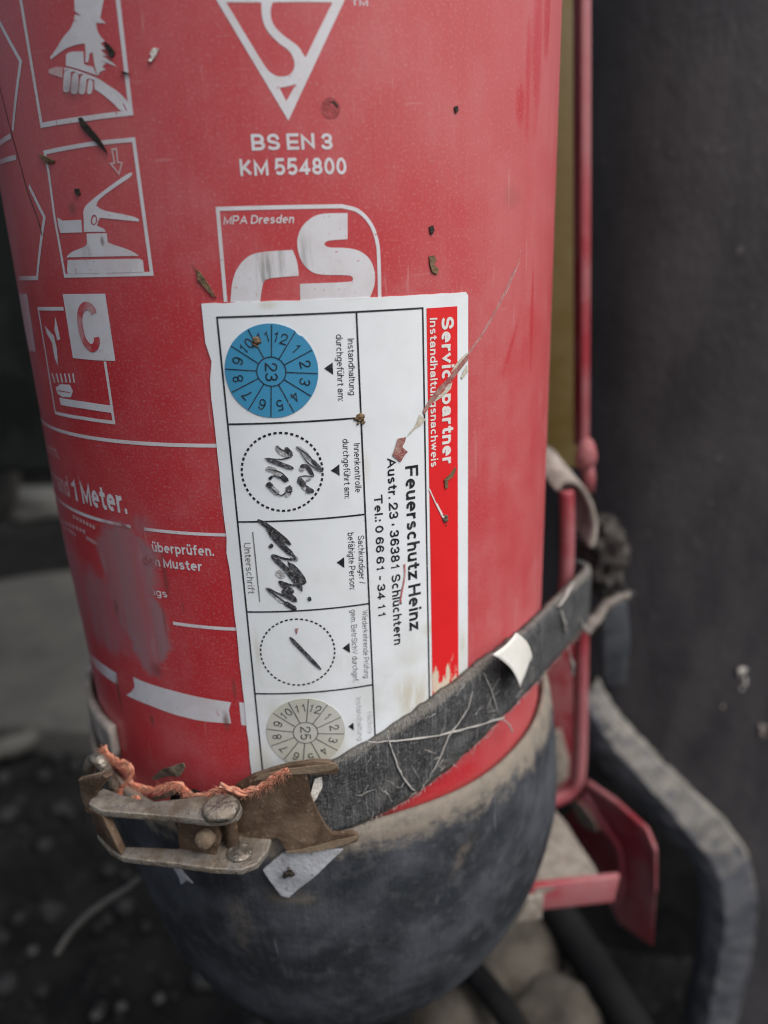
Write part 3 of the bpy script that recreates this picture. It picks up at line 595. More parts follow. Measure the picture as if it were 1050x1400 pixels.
ink('test_mark', Flat().px(z2([(718, 1020), (620, 1020), (560, 1030), (505, 1075), (482, 1120), (475, 1170), (490, 1240), (525, 1288), (575, 1316), (725, 1316), (742, 1325), (745, 1338), (735, 1350), (490, 1358), (492, 1445), (815, 1445), (848, 1370), (850, 1300), (825, 1235), (770, 1195), (700, 1185), (620, 1185), (606, 1168), (618, 1150), (718, 1145)]), rd=62)
    .px(z2([(158, 1445), (165, 1350), (190, 1280), (240, 1225), (300, 1205), (455, 1196), (478, 1250), (485, 1320), (340, 1330), (312, 1350), (300, 1445)]), rd=62))
# edge of the printed film: a thin dark crease
ink('film_edge', Flat().pstroke([(p.x, p.y) for p in smooth_path([Vector((x, y, 0)) for x, y in [(-4, 104), (10, 160), (25, 215), (38, 262), (52, 300), (58, 322)]], 5)], .00045), worn('dark_crease', (.10, .03, .03), (.19, .08, .075), sc1=300))

# ------------------------------------------------------------------ service sticker
U0, U1, V1, V0 = -.259*S, .530*S, -.0765*S, -1.64*S
tears = [(U0, V0), (U1, V0), (U1, V1-.0008), (U1-.0007, V1)]
topedge = [(U1-(U1-U0)*i/24, V1+rnd.uniform(-.00012, .00012)) for i in range(1, 24)]
ledge = [(U0+rnd.uniform(-.00012, .00012), V1+(V0-V1)*i/30) for i in range(0, 30)]
ledge[14] = (U0-.0004, ledge[14][1]); ledge[3] = (U0+.0009, ledge[3][1])
ST = obj('service_sticker', Flat().poly(tears+topedge+ledge).bm(S, .00022), M_stick, ext)
L1 = S+.00029; L2 = S+.00040; L3 = S+.00047
def sink(name, flat, m=M_ink, r=L1, th=0.0, label=None): return obj(name, flat.bm(r, th), m, ST, label=label)
def swords(t, b0, b1, c0, bold=.0, m=M_ink, r=L1): return sink('lettering', Flat().text(t, b0, b1, c0, bold), m, r)
uL = uv((318, 640))[0]; uD = uv((499, 700))[0]; uR = uv((582, 700))[0]; vT = uv((430, 429))[1]; vB = V0+.002
fl = Flat(); wl = .00042
fl.poly(rect(uL-wl/2, vB, uL+wl/2, vT-wl/2)); fl.poly(rect(uD-wl/2, vB, uD+wl/2, vT-wl/2)); fl.poly(rect(uR-wl/2, vB, uR+wl/2, vT-wl/2)); fl.poly(rect(uL-wl/2, vT-wl/2, uR+wl/2, vT+wl/2))
sink('frame_line', fl)
for zz in (-.410, -.705, -1.0005, -1.291): sink('divider_line', Flat().poly(rect(uL+wl/2, zz*S-wl/2, uD-wl/2, zz*S+wl/2)))
ua, ub = uv((583.5, 600))[0], uv((624.8, 600))[0]
sink('header_strip', Flat().poly(rect(uv((588, 600))[0]-.0006, V0+.003, ub, uv((604, 420))[1])), M_stripe)
wtop = 624.0
def down(t, xb, y0, xc, y1, bold=0.0, m=M_ink, r=L1, x1=None): return swords(t, (xb, y0), (x1 if x1 is not None else xb, y1), (xc, y0), bold, m, r)
down('Servicepartner', 602.2, 434, 619.2, 635, .03, M_stwhite, L2, 603.6); down('Instandhaltungsnachweis', 586.4, 435, 596.6, 638.5, .016, M_stwhite, L2, 588)
down('Feuerschutz Heinz', 553.4, 637.5, 571, 863.5, .022, x1=559.5); down('Austr. 23 • 36381 Schlüchtern', 528.6, 626, 541.4, 881.5, .020, x1=538.5); down('Tel.: 0 66 61 - 34 11', 511.0, 677, 522.4, 842, .020, x1=517)
down('Instandhaltung', 475, 463, 484, 540, 0, x1=477.5); down('durchgeführt am:', 459, 457, 468.4, 548, 0, x1=462)
down('Innenkontrolle', 483.3, 606, 492.3, 673, 0, x1=485.5); down('durchgeführt am:', 468, 600, 477, 681, 0, x1=471)
down('Sachkundiger /', 489, 732, 497.5, 798, 0, x1=491); down('befähigte Person:', 475, 728, 484, 806, 0, x1=478)
down('Wiederkehrende Prüfung', 494.5, 834, 502.3, 926.5, 0, M_greyink, x1=497.5); down('gem. BetrSichV durchgef.', 479, 833, 487, 932, 0, M_greyink, x1=482.5)
down('Nächste', 501.5, 973, 509, 1003, 0, M_fadeink, x1=502.5); down('Instandhaltung', 486.5, 953, 494, 1012, 0, M_fadeink, x1=489); down('Unterschrift', 333.6, 741.5, 343, 811, 0, M_greyink, x1=340)
sink('signature_line', Flat().pstroke([(346, 727), (355.5, 822)], .0003), M_greyink)
for q in ([(443, 503.6), (454.6, 495), (455.4, 512)], [(452, 643), (463.8, 634), (464.2, 650)], [(460, 768.5), (470.3, 761), (470.6, 776)], [(468, 885.6), (477.6, 878), (478.4, 892)], [(476, 992.6), (483, 987), (483.7, 998)]): sink('pointer_mark', Flat().px(q))
def disc(cpx, rpx, m, mi, yr, a0, hh, bold, wl_):
    c = uv(cpx); r = (uv((cpx[0]+rpx, cpx[1]))[0]-uv((cpx[0]-rpx, cpx[1]))[0])/2
    rim = []
    for i in range(96):
        a = 2*math.pi*i/96; q = r*(1+.006*noise.noise(Vector((math.sin(a)*4, math.cos(a)*4, rpx)))); q *= .975 if 9 < i < 12 else 1
        rim.append((c[0]+q*math.sin(a), c[1]+q*math.cos(a)))
    sink('date_disc', Flat().poly(rim), m, S+.00022, .00014)
    f = Flat(); ri = r*.31
    f.stroke(ring(c, ri, 40), wl_, closed=True)
    for k in range(12):
        a = a0+k*math.pi/6; f.stroke([(c[0]+q*math.sin(a), c[1]+q*math.cos(a)) for q in (ri+wl_*.5, r*.985)], wl_)
    for k in range(12):
        a = a0+(k+.5)*math.pi/6; num = 12 if k == 0 else k
        f.glyph_at(str(num), (c[0]+r*.74*math.sin(a), c[1]+r*.74*math.cos(a)), r*hh, a, bold, .92)
    f.glyph_at(yr, c, r*hh*1.12, math.radians(92), bold, 1.0)
    sink('disc_numerals', f, mi, L2+.00005)
disc((371.3, 507.7), 63.5, M_blue, M_ink, '23', math.radians(5), .235, .0, .00022)
disc((418, 1000.6), 53.5, M_pale, worn('disc_ink', (.05, .05, .05), (.1, .1, .1), sc1=300), '25', math.radians(8), .235, .0, .0002)
def dashed(cpx, rpx, n, wd, m=M_ink):
    c = uv(cpx); r = (uv((cpx[0]+rpx, cpx[1]))[0]-uv((cpx[0]-rpx, cpx[1]))[0])/2; f = Flat()
    for i in range(n):
        a = 2*math.pi*i/n; f.stroke([(c[0]+r*math.sin(a+s), c[1]+r*math.cos(a+s)) for s in (0, .3*2*math.pi/n, .58*2*math.pi/n)], wd)
    sink('dashed_circle', f, m)
dashed((385.9, 645.5), 55, 46, .00052); dashed((407, 891.4), 50.5, 46, .00042)
def pen(strokes, m, r):
    f = Flat()
    for L, wd in strokes:
        P = [(p.x, p.y) for p in smooth_path([Vector((*uv(q), 0)) for q in L], 5)]
        f.stroke(P, wd, taper=lambda t: .35+.65*min(1, 6*t, 6*(1-t)) if 0 < t < 1 else .35)
    sink('handwriting', f, m, r)
W_ = .00118
pen([(zh([(250, 258), (320, 285), (395, 312)]), W_*.9), (zh([(350, 200), (385, 240)]), W_), (zh([(330, 350), (362, 378)]), W_*1.1), (zh([(255, 388), (280, 410)]), W_*1.2), (zh([(370, 405), (372, 440)]), W_*1.3), (zh([(420, 365), (455, 405)]), W_*1.2), (zh([(460, 420), (500, 432)]), W_*.9), (zh([(490, 265), (540, 318)]), W_*.8), (zh([(268, 355), (280, 365)]), W_*.9), (zh([(430, 300), (465, 300), (495, 345)]), W_*.8)], M_marker, L2+.00003)
pen([(zh([(305, 190), (330, 225), (385, 245)]), W_), (zh([(248, 312), (290, 320), (325, 365)]), W_*1.1), (zh([(270, 405), (315, 448)]), W_*1.2), (zh([(352, 460), (380, 430)]), W_*.9), (zh([(410, 195), (450, 225), (490, 270)]), W_*.9), (zh([(440, 400), (490, 435)]), W_*1.2), (zh([(428, 305), (450, 322)]), W_), (zh([(470, 365), (476, 378)]), W_)], M_markfade, L2-.00003)
pen([(zh([(205, 582), (290, 640), (380, 715)]), W_*1.0), (zh([(265, 645), (330, 715), (395, 775)]), W_*1.2), (zh([(370, 815), (415, 860), (455, 915)]), W_*1.25), (zh([(280, 775), (360, 850), (438, 955)]), W_*1.15), (zh([(325, 915), (360, 945), (395, 970)]), W_*1.2), (zh([(335, 955), (375, 990), (408, 1012)]), W_*1.3), (zh([(345, 1020), (410, 1060)]), W_*1.1), (zh([(268, 715), (285, 728)]), W_), (zh([(470, 1005), (488, 1000)]), W_)], M_marker, L2+.00003)
pen([(zh([(255, 945), (300, 985), (345, 1025)]), W_*1.1), (zh([(305, 855), (345, 890)]), W_*1.5), (zh([(385, 770), (415, 800)]), W_*1.0), (zh([(290, 662), (350, 700)]), W_*.9), (zh([(375, 845), (400, 880)]), W_*.8)], M_markfade, L2-.00003)
pen([(zh([(212, 585), (300, 650), (378, 712), (330, 690), (262, 642), (330, 712), (402, 785), (350, 790), (283, 772), (350, 850), (436, 952), (400, 860), (372, 815), (420, 870), (456, 914), (390, 930), (322, 912), (370, 965), (408, 1012), (340, 985), (256, 948), (330, 1005), (410, 1060)]), .0006)], M_marker, L2+.00006)
pen([(zh([(300, 190), (340, 215), (388, 240), (330, 262), (250, 258), (330, 285), (392, 315)]), .00032), (zh([(250, 312), (325, 330), (365, 375), (300, 350), (262, 360)]), .00032), (zh([(252, 388), (318, 450), (350, 440), (375, 402), (380, 450)]), .00032), (zh([(408, 195), (470, 240), (545, 325), (480, 290), (428, 225)]), .00032), (zh([(428, 300), (470, 300), (500, 350), (450, 350), (420, 365), (470, 410), (500, 435), (455, 440)]), .00032)], M_marker, L2+.00006)
pen([(zh([(375, 1205), (440, 1275), (540, 1378)]), W_*.85)], M_marker, L2+.00003)
sink('pen_tick', Flat().px(zh([(402, 1160), (420, 1158), (412, 1190), (408, 1188)])), M_scar, L2)
# scratch torn through the foil
sink('torn_scratch', Flat().px(z7([(700, 398), (690, 450), (640, 512), (585, 585), (520, 655), (470, 715), (430, 775), (424, 748), (470, 670), (520, 605), (570, 558), (640, 470)])), M_scar, L3)
sink('torn_scratch', Flat().px(z7([(275, 915), (325, 905), (318, 935), (302, 965), (335, 995), (318, 1010), (292, 1056), (243, 1015), (262, 965)])), M_scar, L3)
sink('scratch_edge', Flat().px(z7([(690, 400), (660, 425), (620, 470), (590, 520), (600, 515), (640, 475), (672, 440)])).px(z7([(688, 470), (690, 520), (660, 560), (650, 550), (670, 500)])).px(z7([(560, 620), (600, 575), (590, 620), (550, 660), (490, 700), (500, 680)])).px(z7([(405, 770), (440, 800), (420, 830), (385, 850), (330, 905), (345, 880), (372, 850), (392, 810)])), M_scarpale, L3-.00004)
sink('hairline_scratch', Flat().pstroke(z7([(462, 1215), (500, 1300), (545, 1390)]), .0003).pstroke(zs([(505, -10), (550, 75)]), .0004), M_stwhite, L3)
sink('pen_scratch', Flat().pstroke([(p.x, p.y) for p in smooth_path([Vector((x, y, 0)) for x, y in zs([(315, 350), (318, 420), (300, 520), (290, 585)])], 4)], .0004), worn('red_scratch', (.45, .12, .12), (.5, .3, .3), sc1=400), L3)
# scratch that runs on over the bare enamel
ink('hairline_scratch', Flat().pstroke([(p.x, p.y) for p in smooth_path([Vector((x, y, 0)) for x, y in [(640, 484), (662, 452), (684, 412), (705, 366)]], 4)], .0007), worn('dull_scratch', (.33, .13, .13), (.42, .24, .22), sc1=600, fine=2000))
ink('hairline_scratch', Flat().pstroke([(690, 405), (709, 360), (712, 340)], .00025), worn('pale_scratch', (.5, .34, .32), (.42, .15, .15), sc1=600, fine=2000))
ink('paint_chip', Flat().poly(ring(uv((452, 148)), .0020, 20)), worn('bare_chip', (.36, .05, .055), (.26, .05, .05), sc1=500, fine=2200))
ink('paint_chip', Flat().px(z2([(632, 485), (655, 484), (672, 505), (668, 522), (655, 500)])), M_chaff, S+.00012)

# ================================================================== strap round the boot end
def ribbon(rows, th, uvname='uv'):
    """rows: list of (list of across points, outward normal); makes a solid band with uv = (length, across)"""
    b = bmesh.new(); ul = b.loops.layers.uv.new(uvname); top = []; bot = []; info = {}; s = 0; prev = None
    for P, nn in rows:
        mid = sum(P, Vector())/len(P); s += (mid-prev).length if prev is not None else 0; prev = mid
        a = [b.verts.new(p) for p in P]; c = [b.verts.new(p-nn*th) for p in P]; wd = (P[-1]-P[0]).length
        for j in range(len(P)):
            y = (j/(len(P)-1)-.5)*wd; info[a[j]] = info[c[j]] = (s, y)
        top.append(a); bot.append(c)
    m = len(top[0])
    for i in range(len(top)-1):
        for j in range(m-1):
            b.faces.new((top[i][j], top[i+1][j], top[i+1][j+1], top[i][j+1])); b.faces.new((bot[i][j], bot[i][j+1], bot[i+1][j+1], bot[i+1][j]))
        b.faces.new((top[i][0], bot[i][0], bot[i+1][0], top[i+1][0])); b.faces.new((top[i][-1], top[i+1][-1], bot[i+1][-1], bot[i][-1]))
    for A_, B_ in ((top[0], bot[0]), (top[-1], bot[-1])):
        for j in range(m-1): b.faces.new((A_[j], A_[j+1], B_[j+1], B_[j]))
    recalc(b)
    for f in b.faces:
        for l in f.loops: l[ul].uv = info[l.vert]
    return b
strap = thing('retaining_strap', 'worn dark rubber strap pulled slantwise round the foot of the extinguisher', 'strap', on_cyl((560, 1040), 1.04))
def lerp(tab, x):
    for (a, p), (c, q) in zip(tab, tab[1:]):
        if x <= c: t = (x-a)/(c-a) if c > a else 0; return p+(q-p)*max(0, min(1, t))
    return tab[-1][1]
TT = [(-.1, -1.58), (.016, -1.552), (.14, -1.492), (.272, -1.432), (.42, -1.368), (.565, -1.318), (.7, -1.305), (.83, -1.303), (.93, -1.306), (1.033, -1.325)]
TB = [(-.1, -1.85), (.013, -1.83), (.11, -1.805), (.212, -1.768), (.35, -1.712), (.499, -1.652), (.62, -1.61), (.733, -1.585), (.87, -1.583), (1.033, -1.60)]
rows = []; RS = 1.042; NA = 11
def across(f, zt, zb, nn):
    out = []
    for j in range(NA):
        t = j/(NA-1); p = f.copy(); p.z = (zb+(zt-zb)*t)*S+ZO
        e = (t-.5)*2; p += nn*S*(.004*noise.noise(p*70)+.005*noise.noise(p*260)-.010*max(0, abs(e)-.8)/.2)
        if j in (0, NA-1): p.z += S*.010*noise.noise(p*300)
        out.append(p)
    return out
for i in range(70):
    th = -.10+1.133*i/69; nn = Vector((math.sin(th), -math.cos(th), 0))
    rows.append((across(nn*RS*S, lerp(TT, th), lerp(TB, th), nn), nn))
tv = Vector((math.cos(1.033), math.sin(1.033), 0)); p0 = Vector((math.sin(1.033), -math.cos(1.033), 0))*RS
for i in range(1, 26):
    t = i/25*1.14; nn = Vector((math.sin(1.033), -math.cos(1.033), 0)); q = p0+tv*t
    rows.append((across(q*S, -1.325-.245*t/1.14, -1.60-.325*t/1.14, nn), nn))
pe = p0+tv*1.14
for i in range(1, 9):                                            # wraps behind the rod
    a = i/8*1.9; nn = Vector((math.sin(1.033+a*.0), -math.cos(1.033), 0)); ang = 1.033-a
    nn = Vector((math.sin(1.033+a*.9), -math.cos(1.033+a*.9), 0)); q = pe-p0/RS*.10+nn*.10
    rows.append((across(q*S, -1.57, -1.925+.02*i, nn), nn))
obj('strap_band', ribbon(rows, .0022), M_strap, strap)
def strap_pt(px, lift=.0002): return on_cyl(px, RS) + (Vector((math.sin(hit(px, RS)[0]), -math.cos(hit(px, RS)[0]), 0))*lift)
def wig(P, a, n=4):
    return [q+Vector((noise.noise(q*900), noise.noise(q*900+Vector((9, 0, 0))), noise.noise(q*900+Vector((0, 9, 0)))))*a for q in smooth_path(P, n)]
for L, r_ in (([(528, 1004), (537, 1030), (549, 1060), (566, 1080)], .0004), ([(500, 1012), (540, 1012), (600, 1004), (650, 992), (688, 980)], .00045), ([(645, 945), (634, 975), (612, 1005), (600, 1035), (586, 1062)], .00035), ([(660, 918), (672, 948), (679, 975)], .0003), ([(684, 981), (694, 990), (699, 1000)], .00035)):
    b = bmesh.new(); P = wig([strap_pt(q, .0004) for q in L], .0004); n = len(P); tube(b, P, [r_*.9*(.35+.65*rnd.random())*min(1, .3+4*min(i/n, 1-i/n)) for i in range(n)], 6); obj('stuck_fibre', b, M_fibre, strap)
b = bmesh.new()
for i in range(46):
    th = .02+.98*rnd.random()**1.3; q = lerp(TB, th)+(lerp(TT, th)-lerp(TB, th))*rnd.random(); ln = .0015+.004*rnd.random(); an = rnd.gauss(.6, .9); P = []
    for k in range(5):
        t_ = (k/4-.5)*ln; P.append(cyl((th*S+t_*math.cos(an))/1.0, q*S+t_*math.sin(an)+rnd.gauss(0, .0002), RS*S+.0002))
    tube(b, P, [.00004+.00008*rnd.random() for _ in P], 4, False)
obj('lint', b, M_fibre, strap, kind='stuff')
# pale scuffs on the right-hand run of the band
for L in ([(765, 835), (768, 850), (772, 862)], [(783, 795), (773, 812), (762, 830)], [(775, 885), (780, 905), (783, 923)], [(790, 845), (795, 855), (800, 862)]):
    b = bmesh.new()
    Q = []
    for q in L:
        P0 = p0+Vector((0, 0, 0)); nn = Vector((math.sin(1.033), -math.cos(1.033), 0)); Q.append(on_plane(q, p0, nn)+nn*.0004)
    P = wig(Q, .0006); n = len(P); tube(b, P, [.0007*(.4+.6*rnd.random())*(.3+min(i/n, 1-i/n)*2.4) for i in range(n)], 6); obj('stuck_fibre', b, M_fibre, strap)
def fuzz(name, pts, nrm_, n, ln, m, parent, rad=.00007):
    b = bmesh.new()
    for i in range(n):
        k = rnd.randrange(len(pts)-1); p = pts[k].lerp(pts[k+1], rnd.random()); d = Vector((rnd.gauss(0, 1), rnd.gauss(0, 1), rnd.gauss(0, 1))).normalized()*.8+nrm_(p)*.9
        d = d.normalized()*ln*(.3+rnd.random()); q = p+d*.5+Vector((rnd.gauss(0, 1), rnd.gauss(0, 1), rnd.gauss(0, 1)))*ln*.12
        tube(b, [p, q, p+d], [rad, rad*.8, rad*.3], 3, False)
    return obj(name, b, m, parent, kind='stuff')
eT = [r_[0][-1] for r_ in rows[:95]]; eB = [r_[0][0] for r_ in rows[:95]]
radial = lambda p: Vector((p.x, p.y, 0)).normalized()
fuzz('frayed_edge', eT, lambda p: radial(p)*.5+Vector((0, 0, .8)), 420, .0011, M_fibre, strap, .00006)
fuzz('frayed_edge', eB, lambda p: radial(p)*.5-Vector((0, 0, .8)), 420, .0011, M_fibre, strap, .00006)
# webbing loop over the bracket at the right
rows2 = []; arcpx = [(757, 668), (770, 658), (785, 657), (799, 666), (810, 686), (816, 708), (817, 728), (812, 750)]
arc = smooth_path([at_y(q, .62) for q in arcpx], 4)
for i, p in enumerate(arc):
    t = (arc[min(i+1, len(arc)-1)]-arc[max(i-1, 0)]).normalized(); nn = t.cross(Vector((0, 1, 0))).normalized()
    if nn.z < -.2: nn = -nn
    nn = Vector((0, 1, 0)).cross(t).normalized() if Vector((0, 1, 0)).cross(t).dot(p-at_y((775, 720), .62)) > 0 else -Vector((0, 1, 0)).cross(t).normalized()
    rows2.append(([p+Vector((-.0012*j, .0045*j, .0022*j)) for j in range(6)], nn))
obj('webbing_loop', ribbon(rows2, .0024), M_web, strap)
# frayed end of the webbing and the tails under it
b = bmesh.new(); bmesh.ops.create_icosphere(b, subdivisions=4, radius=1)
cc = at_y((824, 762), .74)
for v in b.verts: v.co = Vector((v.co.x*.0098, v.co.y*.012, v.co.z*.0185))
rough_up(b, .0048, 170, 3)
for v in b.verts: v.co += cc
knp = [v.co.copy() for v in b.verts]
obj('knotted_end', b, M_felt, strap); rnd.shuffle(knp)
fuzz('knot_fibres', knp, lambda p: (p-cc).normalized(), 700, .0040, M_felt, strap, .00011)
b = bmesh.new(); P = wig([at_y(q, .62) for q in [(800, 862), (814, 846), (828, 828), (845, 818), (860, 812)]], .0008); tube(b, P, [.0030*(1-.6*i/len(P)) for i in range(len(P))], 8, jit=.3); obj('webbing_tail', b, M_web, strap)
fuzz('tail_fibres', P, lambda p: Vector((.5, 0, .3)), 160, .004, M_fibre, strap, .00009)
# rear run of the strap seen past the left flank
rows3 = []
for i in range(24):
    th = -.90-.62*i/23; nn = Vector((math.sin(th), -math.cos(th), 0)); zc = -1.66-.02*i/23
    rows3.append(([nn*S*1.018+Vector((0, 0, (zc-.07+.14*j/4)*S+ZO)) for j in range(5)], nn))
obj('strap_rear_band', ribbon(rows3, .0022), M_web, strap)

# ================================================================== latch
latch = thing('toggle_latch', 'rusty brown toggle latch with riveted lever arms at the strap end', 'latch', on_cyl((330, 1140), 1.08))
def slotted(loops, r, th, m, name, label=None, warp=None):
    R_ = (r+th)/S; return obj(name, Flat().poly(*[[uv(p, R_) for p in L] for L in loops]).bm(r, th, warp=warp), m, latch, label=label)
rl = S*1.058
slotted([[(322, 1075), (345, 1062), (372, 1053), (395, 1047), (430, 1042), (450, 1043), (463, 1052), (462, 1058), (430, 1059), (420, 1060), (424, 1085), (434, 1112), (447, 1134), (456, 1142), (484, 1140), (491, 1145), (488, 1151), (462, 1158), (430, 1163), (400, 1166), (389, 1160), (384, 1150), (378, 1145), (371, 1146), (366, 1160), (350, 1190), (290, 1190), (280, 1120)]], rl, .0016, M_rust, 'base_plate')
slotted([zl([(452, 108), (480, 80), (600, 48), (700, 38), (800, 26), (885, 16), (906, 34), (870, 52), (760, 68), (640, 74), (520, 98)])], rl+.0014, .0005, M_tan, 'folded_edge')
slotted([zl([(620, 486), (700, 476), (800, 450), (900, 424), (1000, 402), (1012, 412), (960, 440), (880, 465), (760, 487), (650, 494)])], rl+.0014, .0004, M_tan, 'folded_edge')
def flange(px, z, th, m, name, bw=.0007):
    P = [at_z(q, z) for q in px]; return obj(name, slab(P, Vector((0, 0, -th)), bw), m, latch)
ZU, ZL = -1.62, -1.80
armU = [(121, 1098), (126, 1088), (141, 1077), (165, 1086), (205, 1096), (245, 1092), (285, 1086), (310, 1086), (327, 1094), (331, 1104), (325, 1114), (306, 1120), (285, 1121), (240, 1116), (190, 1112), (138, 1108)]
armL = [(132, 1140), (146, 1142), (164, 1157), (200, 1158), (240, 1160), (290, 1156), (300, 1150), (330, 1143), (360, 1141), (371, 1146), (366, 1162), (352, 1180), (330, 1189), (290, 1187), (240, 1180), (200, 1176), (168, 1172), (150, 1162)]
flange(armU, ZU, .0021, M_dustmetal, 'lever_arm', .0004); flange(armL, ZL, .0019, M_dustmetal, 'lever_arm', .0004)
# bent wall joining the two arms at the left
P = [at_z((119, 1099), ZU), at_z((139, 1109), ZU), at_z((166, 1171), ZL), at_z((134, 1143), ZL)]
wl3 = at_z((139, 1109), ZU)-at_z((119, 1099), ZU)
obj('lever_bend', slab([P[0]+Vector((0, 0, -.0015)), P[1]+Vector((0, 0, -.0015)), P[2], P[3]], Vector((.001, .0022, .0003)), .0005), M_rust, latch)
P = [on_cyl(q, 1.26) for q in [(107, 1068), (140, 1060), (146, 1064), (128, 1088), (120, 1103), (127, 1115), (118, 1112), (110, 1090)]]
obj('end_tab', slab(P, Vector((.0012, .0018, 0)), .0004), M_rust, latch)
P = [on_cyl(q, 1.25) for q in [(106, 1067), (138, 1059), (147, 1063), (112, 1073)]]
obj('end_tab_edge', slab(P, Vector((.0006, .0016, 0)), .0003), M_tan, latch)
def rivet(px, z, r, h, seg=24, name='rivet', dome=.5, m=M_rivet):
    c = at_z(px, z); b = bmesh.new(); pr = [(1.0, 0), (1.0, h*.45), (.93, h*.72), (.75, h*.9), (.4, h), (.001, h*1.02)]; rw = []
    for q, hh in pr: rw.append([b.verts.new(c+Vector((q*r*math.cos(2*math.pi*k/seg), q*r*math.sin(2*math.pi*k/seg), hh))) for k in range(seg)])
    for i in range(len(rw)-1):
        for k in range(seg): b.faces.new((rw[i][k], rw[i][(k+1) % seg], rw[i+1][(k+1) % seg], rw[i+1][k]))
    b.faces.new(rw[0][::-1]); b.faces.new(rw[-1]); rough_up(recalc(b), .0003, 500, px[0]); return obj(name, b, m, latch)
rivet((303, 1108), ZU, .0047, .0024); rivet((328, 1166), ZL, .0034, .0009)
b = bmesh.new(); pc = at_z((303, 1108), ZU)-radial(at_z((303, 1108), ZU))*.004; tube(b, [pc-Vector((0, 0, .001)), pc-Vector((0, 0, .0145))], .0018, 16); obj('pivot_pin', b, M_rust, latch)
# middle lug with its own rivet
P = [on_cyl(q, 1.17) for q in [(240, 1124), (296, 1124), (302, 1150), (296, 1172), (280, 1181), (258, 1180), (245, 1168)]]
obj('middle_lug', slab(P, Vector((0, .003, 0)), .0008), M_rust, latch)
c = on_cyl((279, 1148), 1.19); nn = Vector((math.sin(-.33), -math.cos(-.33), .25)).normalized(); b = bmesh.new(); x_ = nn.orthogonal().normalized(); y_ = nn.cross(x_); rw = []
for q, hh in [(1, -.002), (1, .0004), (.85, .0010), (.4, .0013), (.01, .0013)]: rw.append([b.verts.new(c+(x_*math.cos(2*math.pi*k/20)+y_*math.sin(2*math.pi*k/20))*q*.0025+nn*hh) for k in range(20)])
for i in range(4):
    for k in range(20): b.faces.new((rw[i][k], rw[i][(k+1) % 20], rw[i+1][(k+1) % 20], rw[i+1][k]))
b.faces.new(rw[-1]); obj('rivet', recalc(b), M_tan, latch)
b = bmesh.new(); P = smooth_path([on_cyl(q, rr) for q, rr in zip([(165, 1091), (156, 1074), (146, 1055), (138, 1042), (130, 1037), (124, 1043), (121, 1056), (121, 1075)], (1.13, 1.15, 1.17, 1.18, 1.18, 1.18, 1.17, 1.16))], 5)
tube(b, P, .0017, 12); obj('wire_loop', b, M_rivet, latch)
slotted([[(232, 1092), (236, 1080), (262, 1083), (282, 1090), (300, 1088), (330, 1075), (330, 1130), (240, 1130)]], S*1.045, .0012, M_dark, 'inner_plate')

# ------------------------------------------------------------------ small things lying on the latch, strap and boot
def rope(pts, r):
    b = bmesh.new(); P = smooth_path(pts, 8); n = len(P)
    for k in range(3):
        Q = []
        for i, p in enumerate(P):
            t = (P[min(i+1, n-1)]-P[max(i-1, 0)]).normalized(); a = t.orthogonal().normalized(); c_ = t.cross(a); ph = i*.30+k*2.094+1.8*noise.noise(p*160)
            Q.append(p+(a*math.cos(ph)+c_*math.sin(ph))*r*(.45+.5*noise.noise(p*330+Vector((k*3, 0, 0))))+Vector((noise.noise(p*500), noise.noise(p*500+Vector((5, 0, 0))), noise.noise(p*500+Vector((0, 5, 0)))))*r*.75)
        tube(b, Q, [r*.55*(.8+.9*noise.noise(q*420+Vector((k, 0, 0)))) for q in Q], 7, jit=.3)
    return b, P
twine = thing('frayed_twine', 'short frayed orange twine lying along the top of the latch', 'twine', on_cyl((260, 1085), 1.08))
mp = [((142, 1021), 1.12), ((152, 1034), 1.12), ((164, 1041), 1.12), ((176, 1045), 1.12), ((182, 1056), 1.12), ((178, 1068), 1.12), ((196, 1077), 1.11), ((215, 1078), 1.10), ((238, 1071), 1.10), ((249, 1074), 1.10), ((262, 1085), 1.10), ((278, 1087), 1.10), ((296, 1080), 1.10), ((320, 1081), 1.10), ((338, 1081), 1.10), ((362, 1072), 1.10), ((378, 1060), 1.10), ((392, 1051), 1.10)]
b, P1 = rope([on_cyl(q, r_) for q, r_ in mp], .00075); obj('twine_strand', b, M_string, twine)
b, P2 = rope([on_cyl(q, r_) for q, r_ in [((182, 1068), 1.13), ((168, 1076), 1.14), ((163, 1086), 1.15), ((170, 1095), 1.16), ((180, 1092), 1.16), ((188, 1090), 1.16), ((189, 1098), 1.165), ((184, 1104), 1.17)]], .0007); obj('twine_strand', b, M_string, twine)
b, P3 = rope([on_cyl(q, r_) for q, r_ in [((300, 1076), 1.115), ((318, 1080), 1.118), ((336, 1083), 1.118), ((352, 1078), 1.115)]], .0009); obj('twine_strand', b, M_string, twine)
fuzz('twine_fibres', P1, radial, 1500, .0026, M_string, twine, .00005); fuzz('twine_fibres', P2, radial, 150, .0018, M_string, twine, .00005)

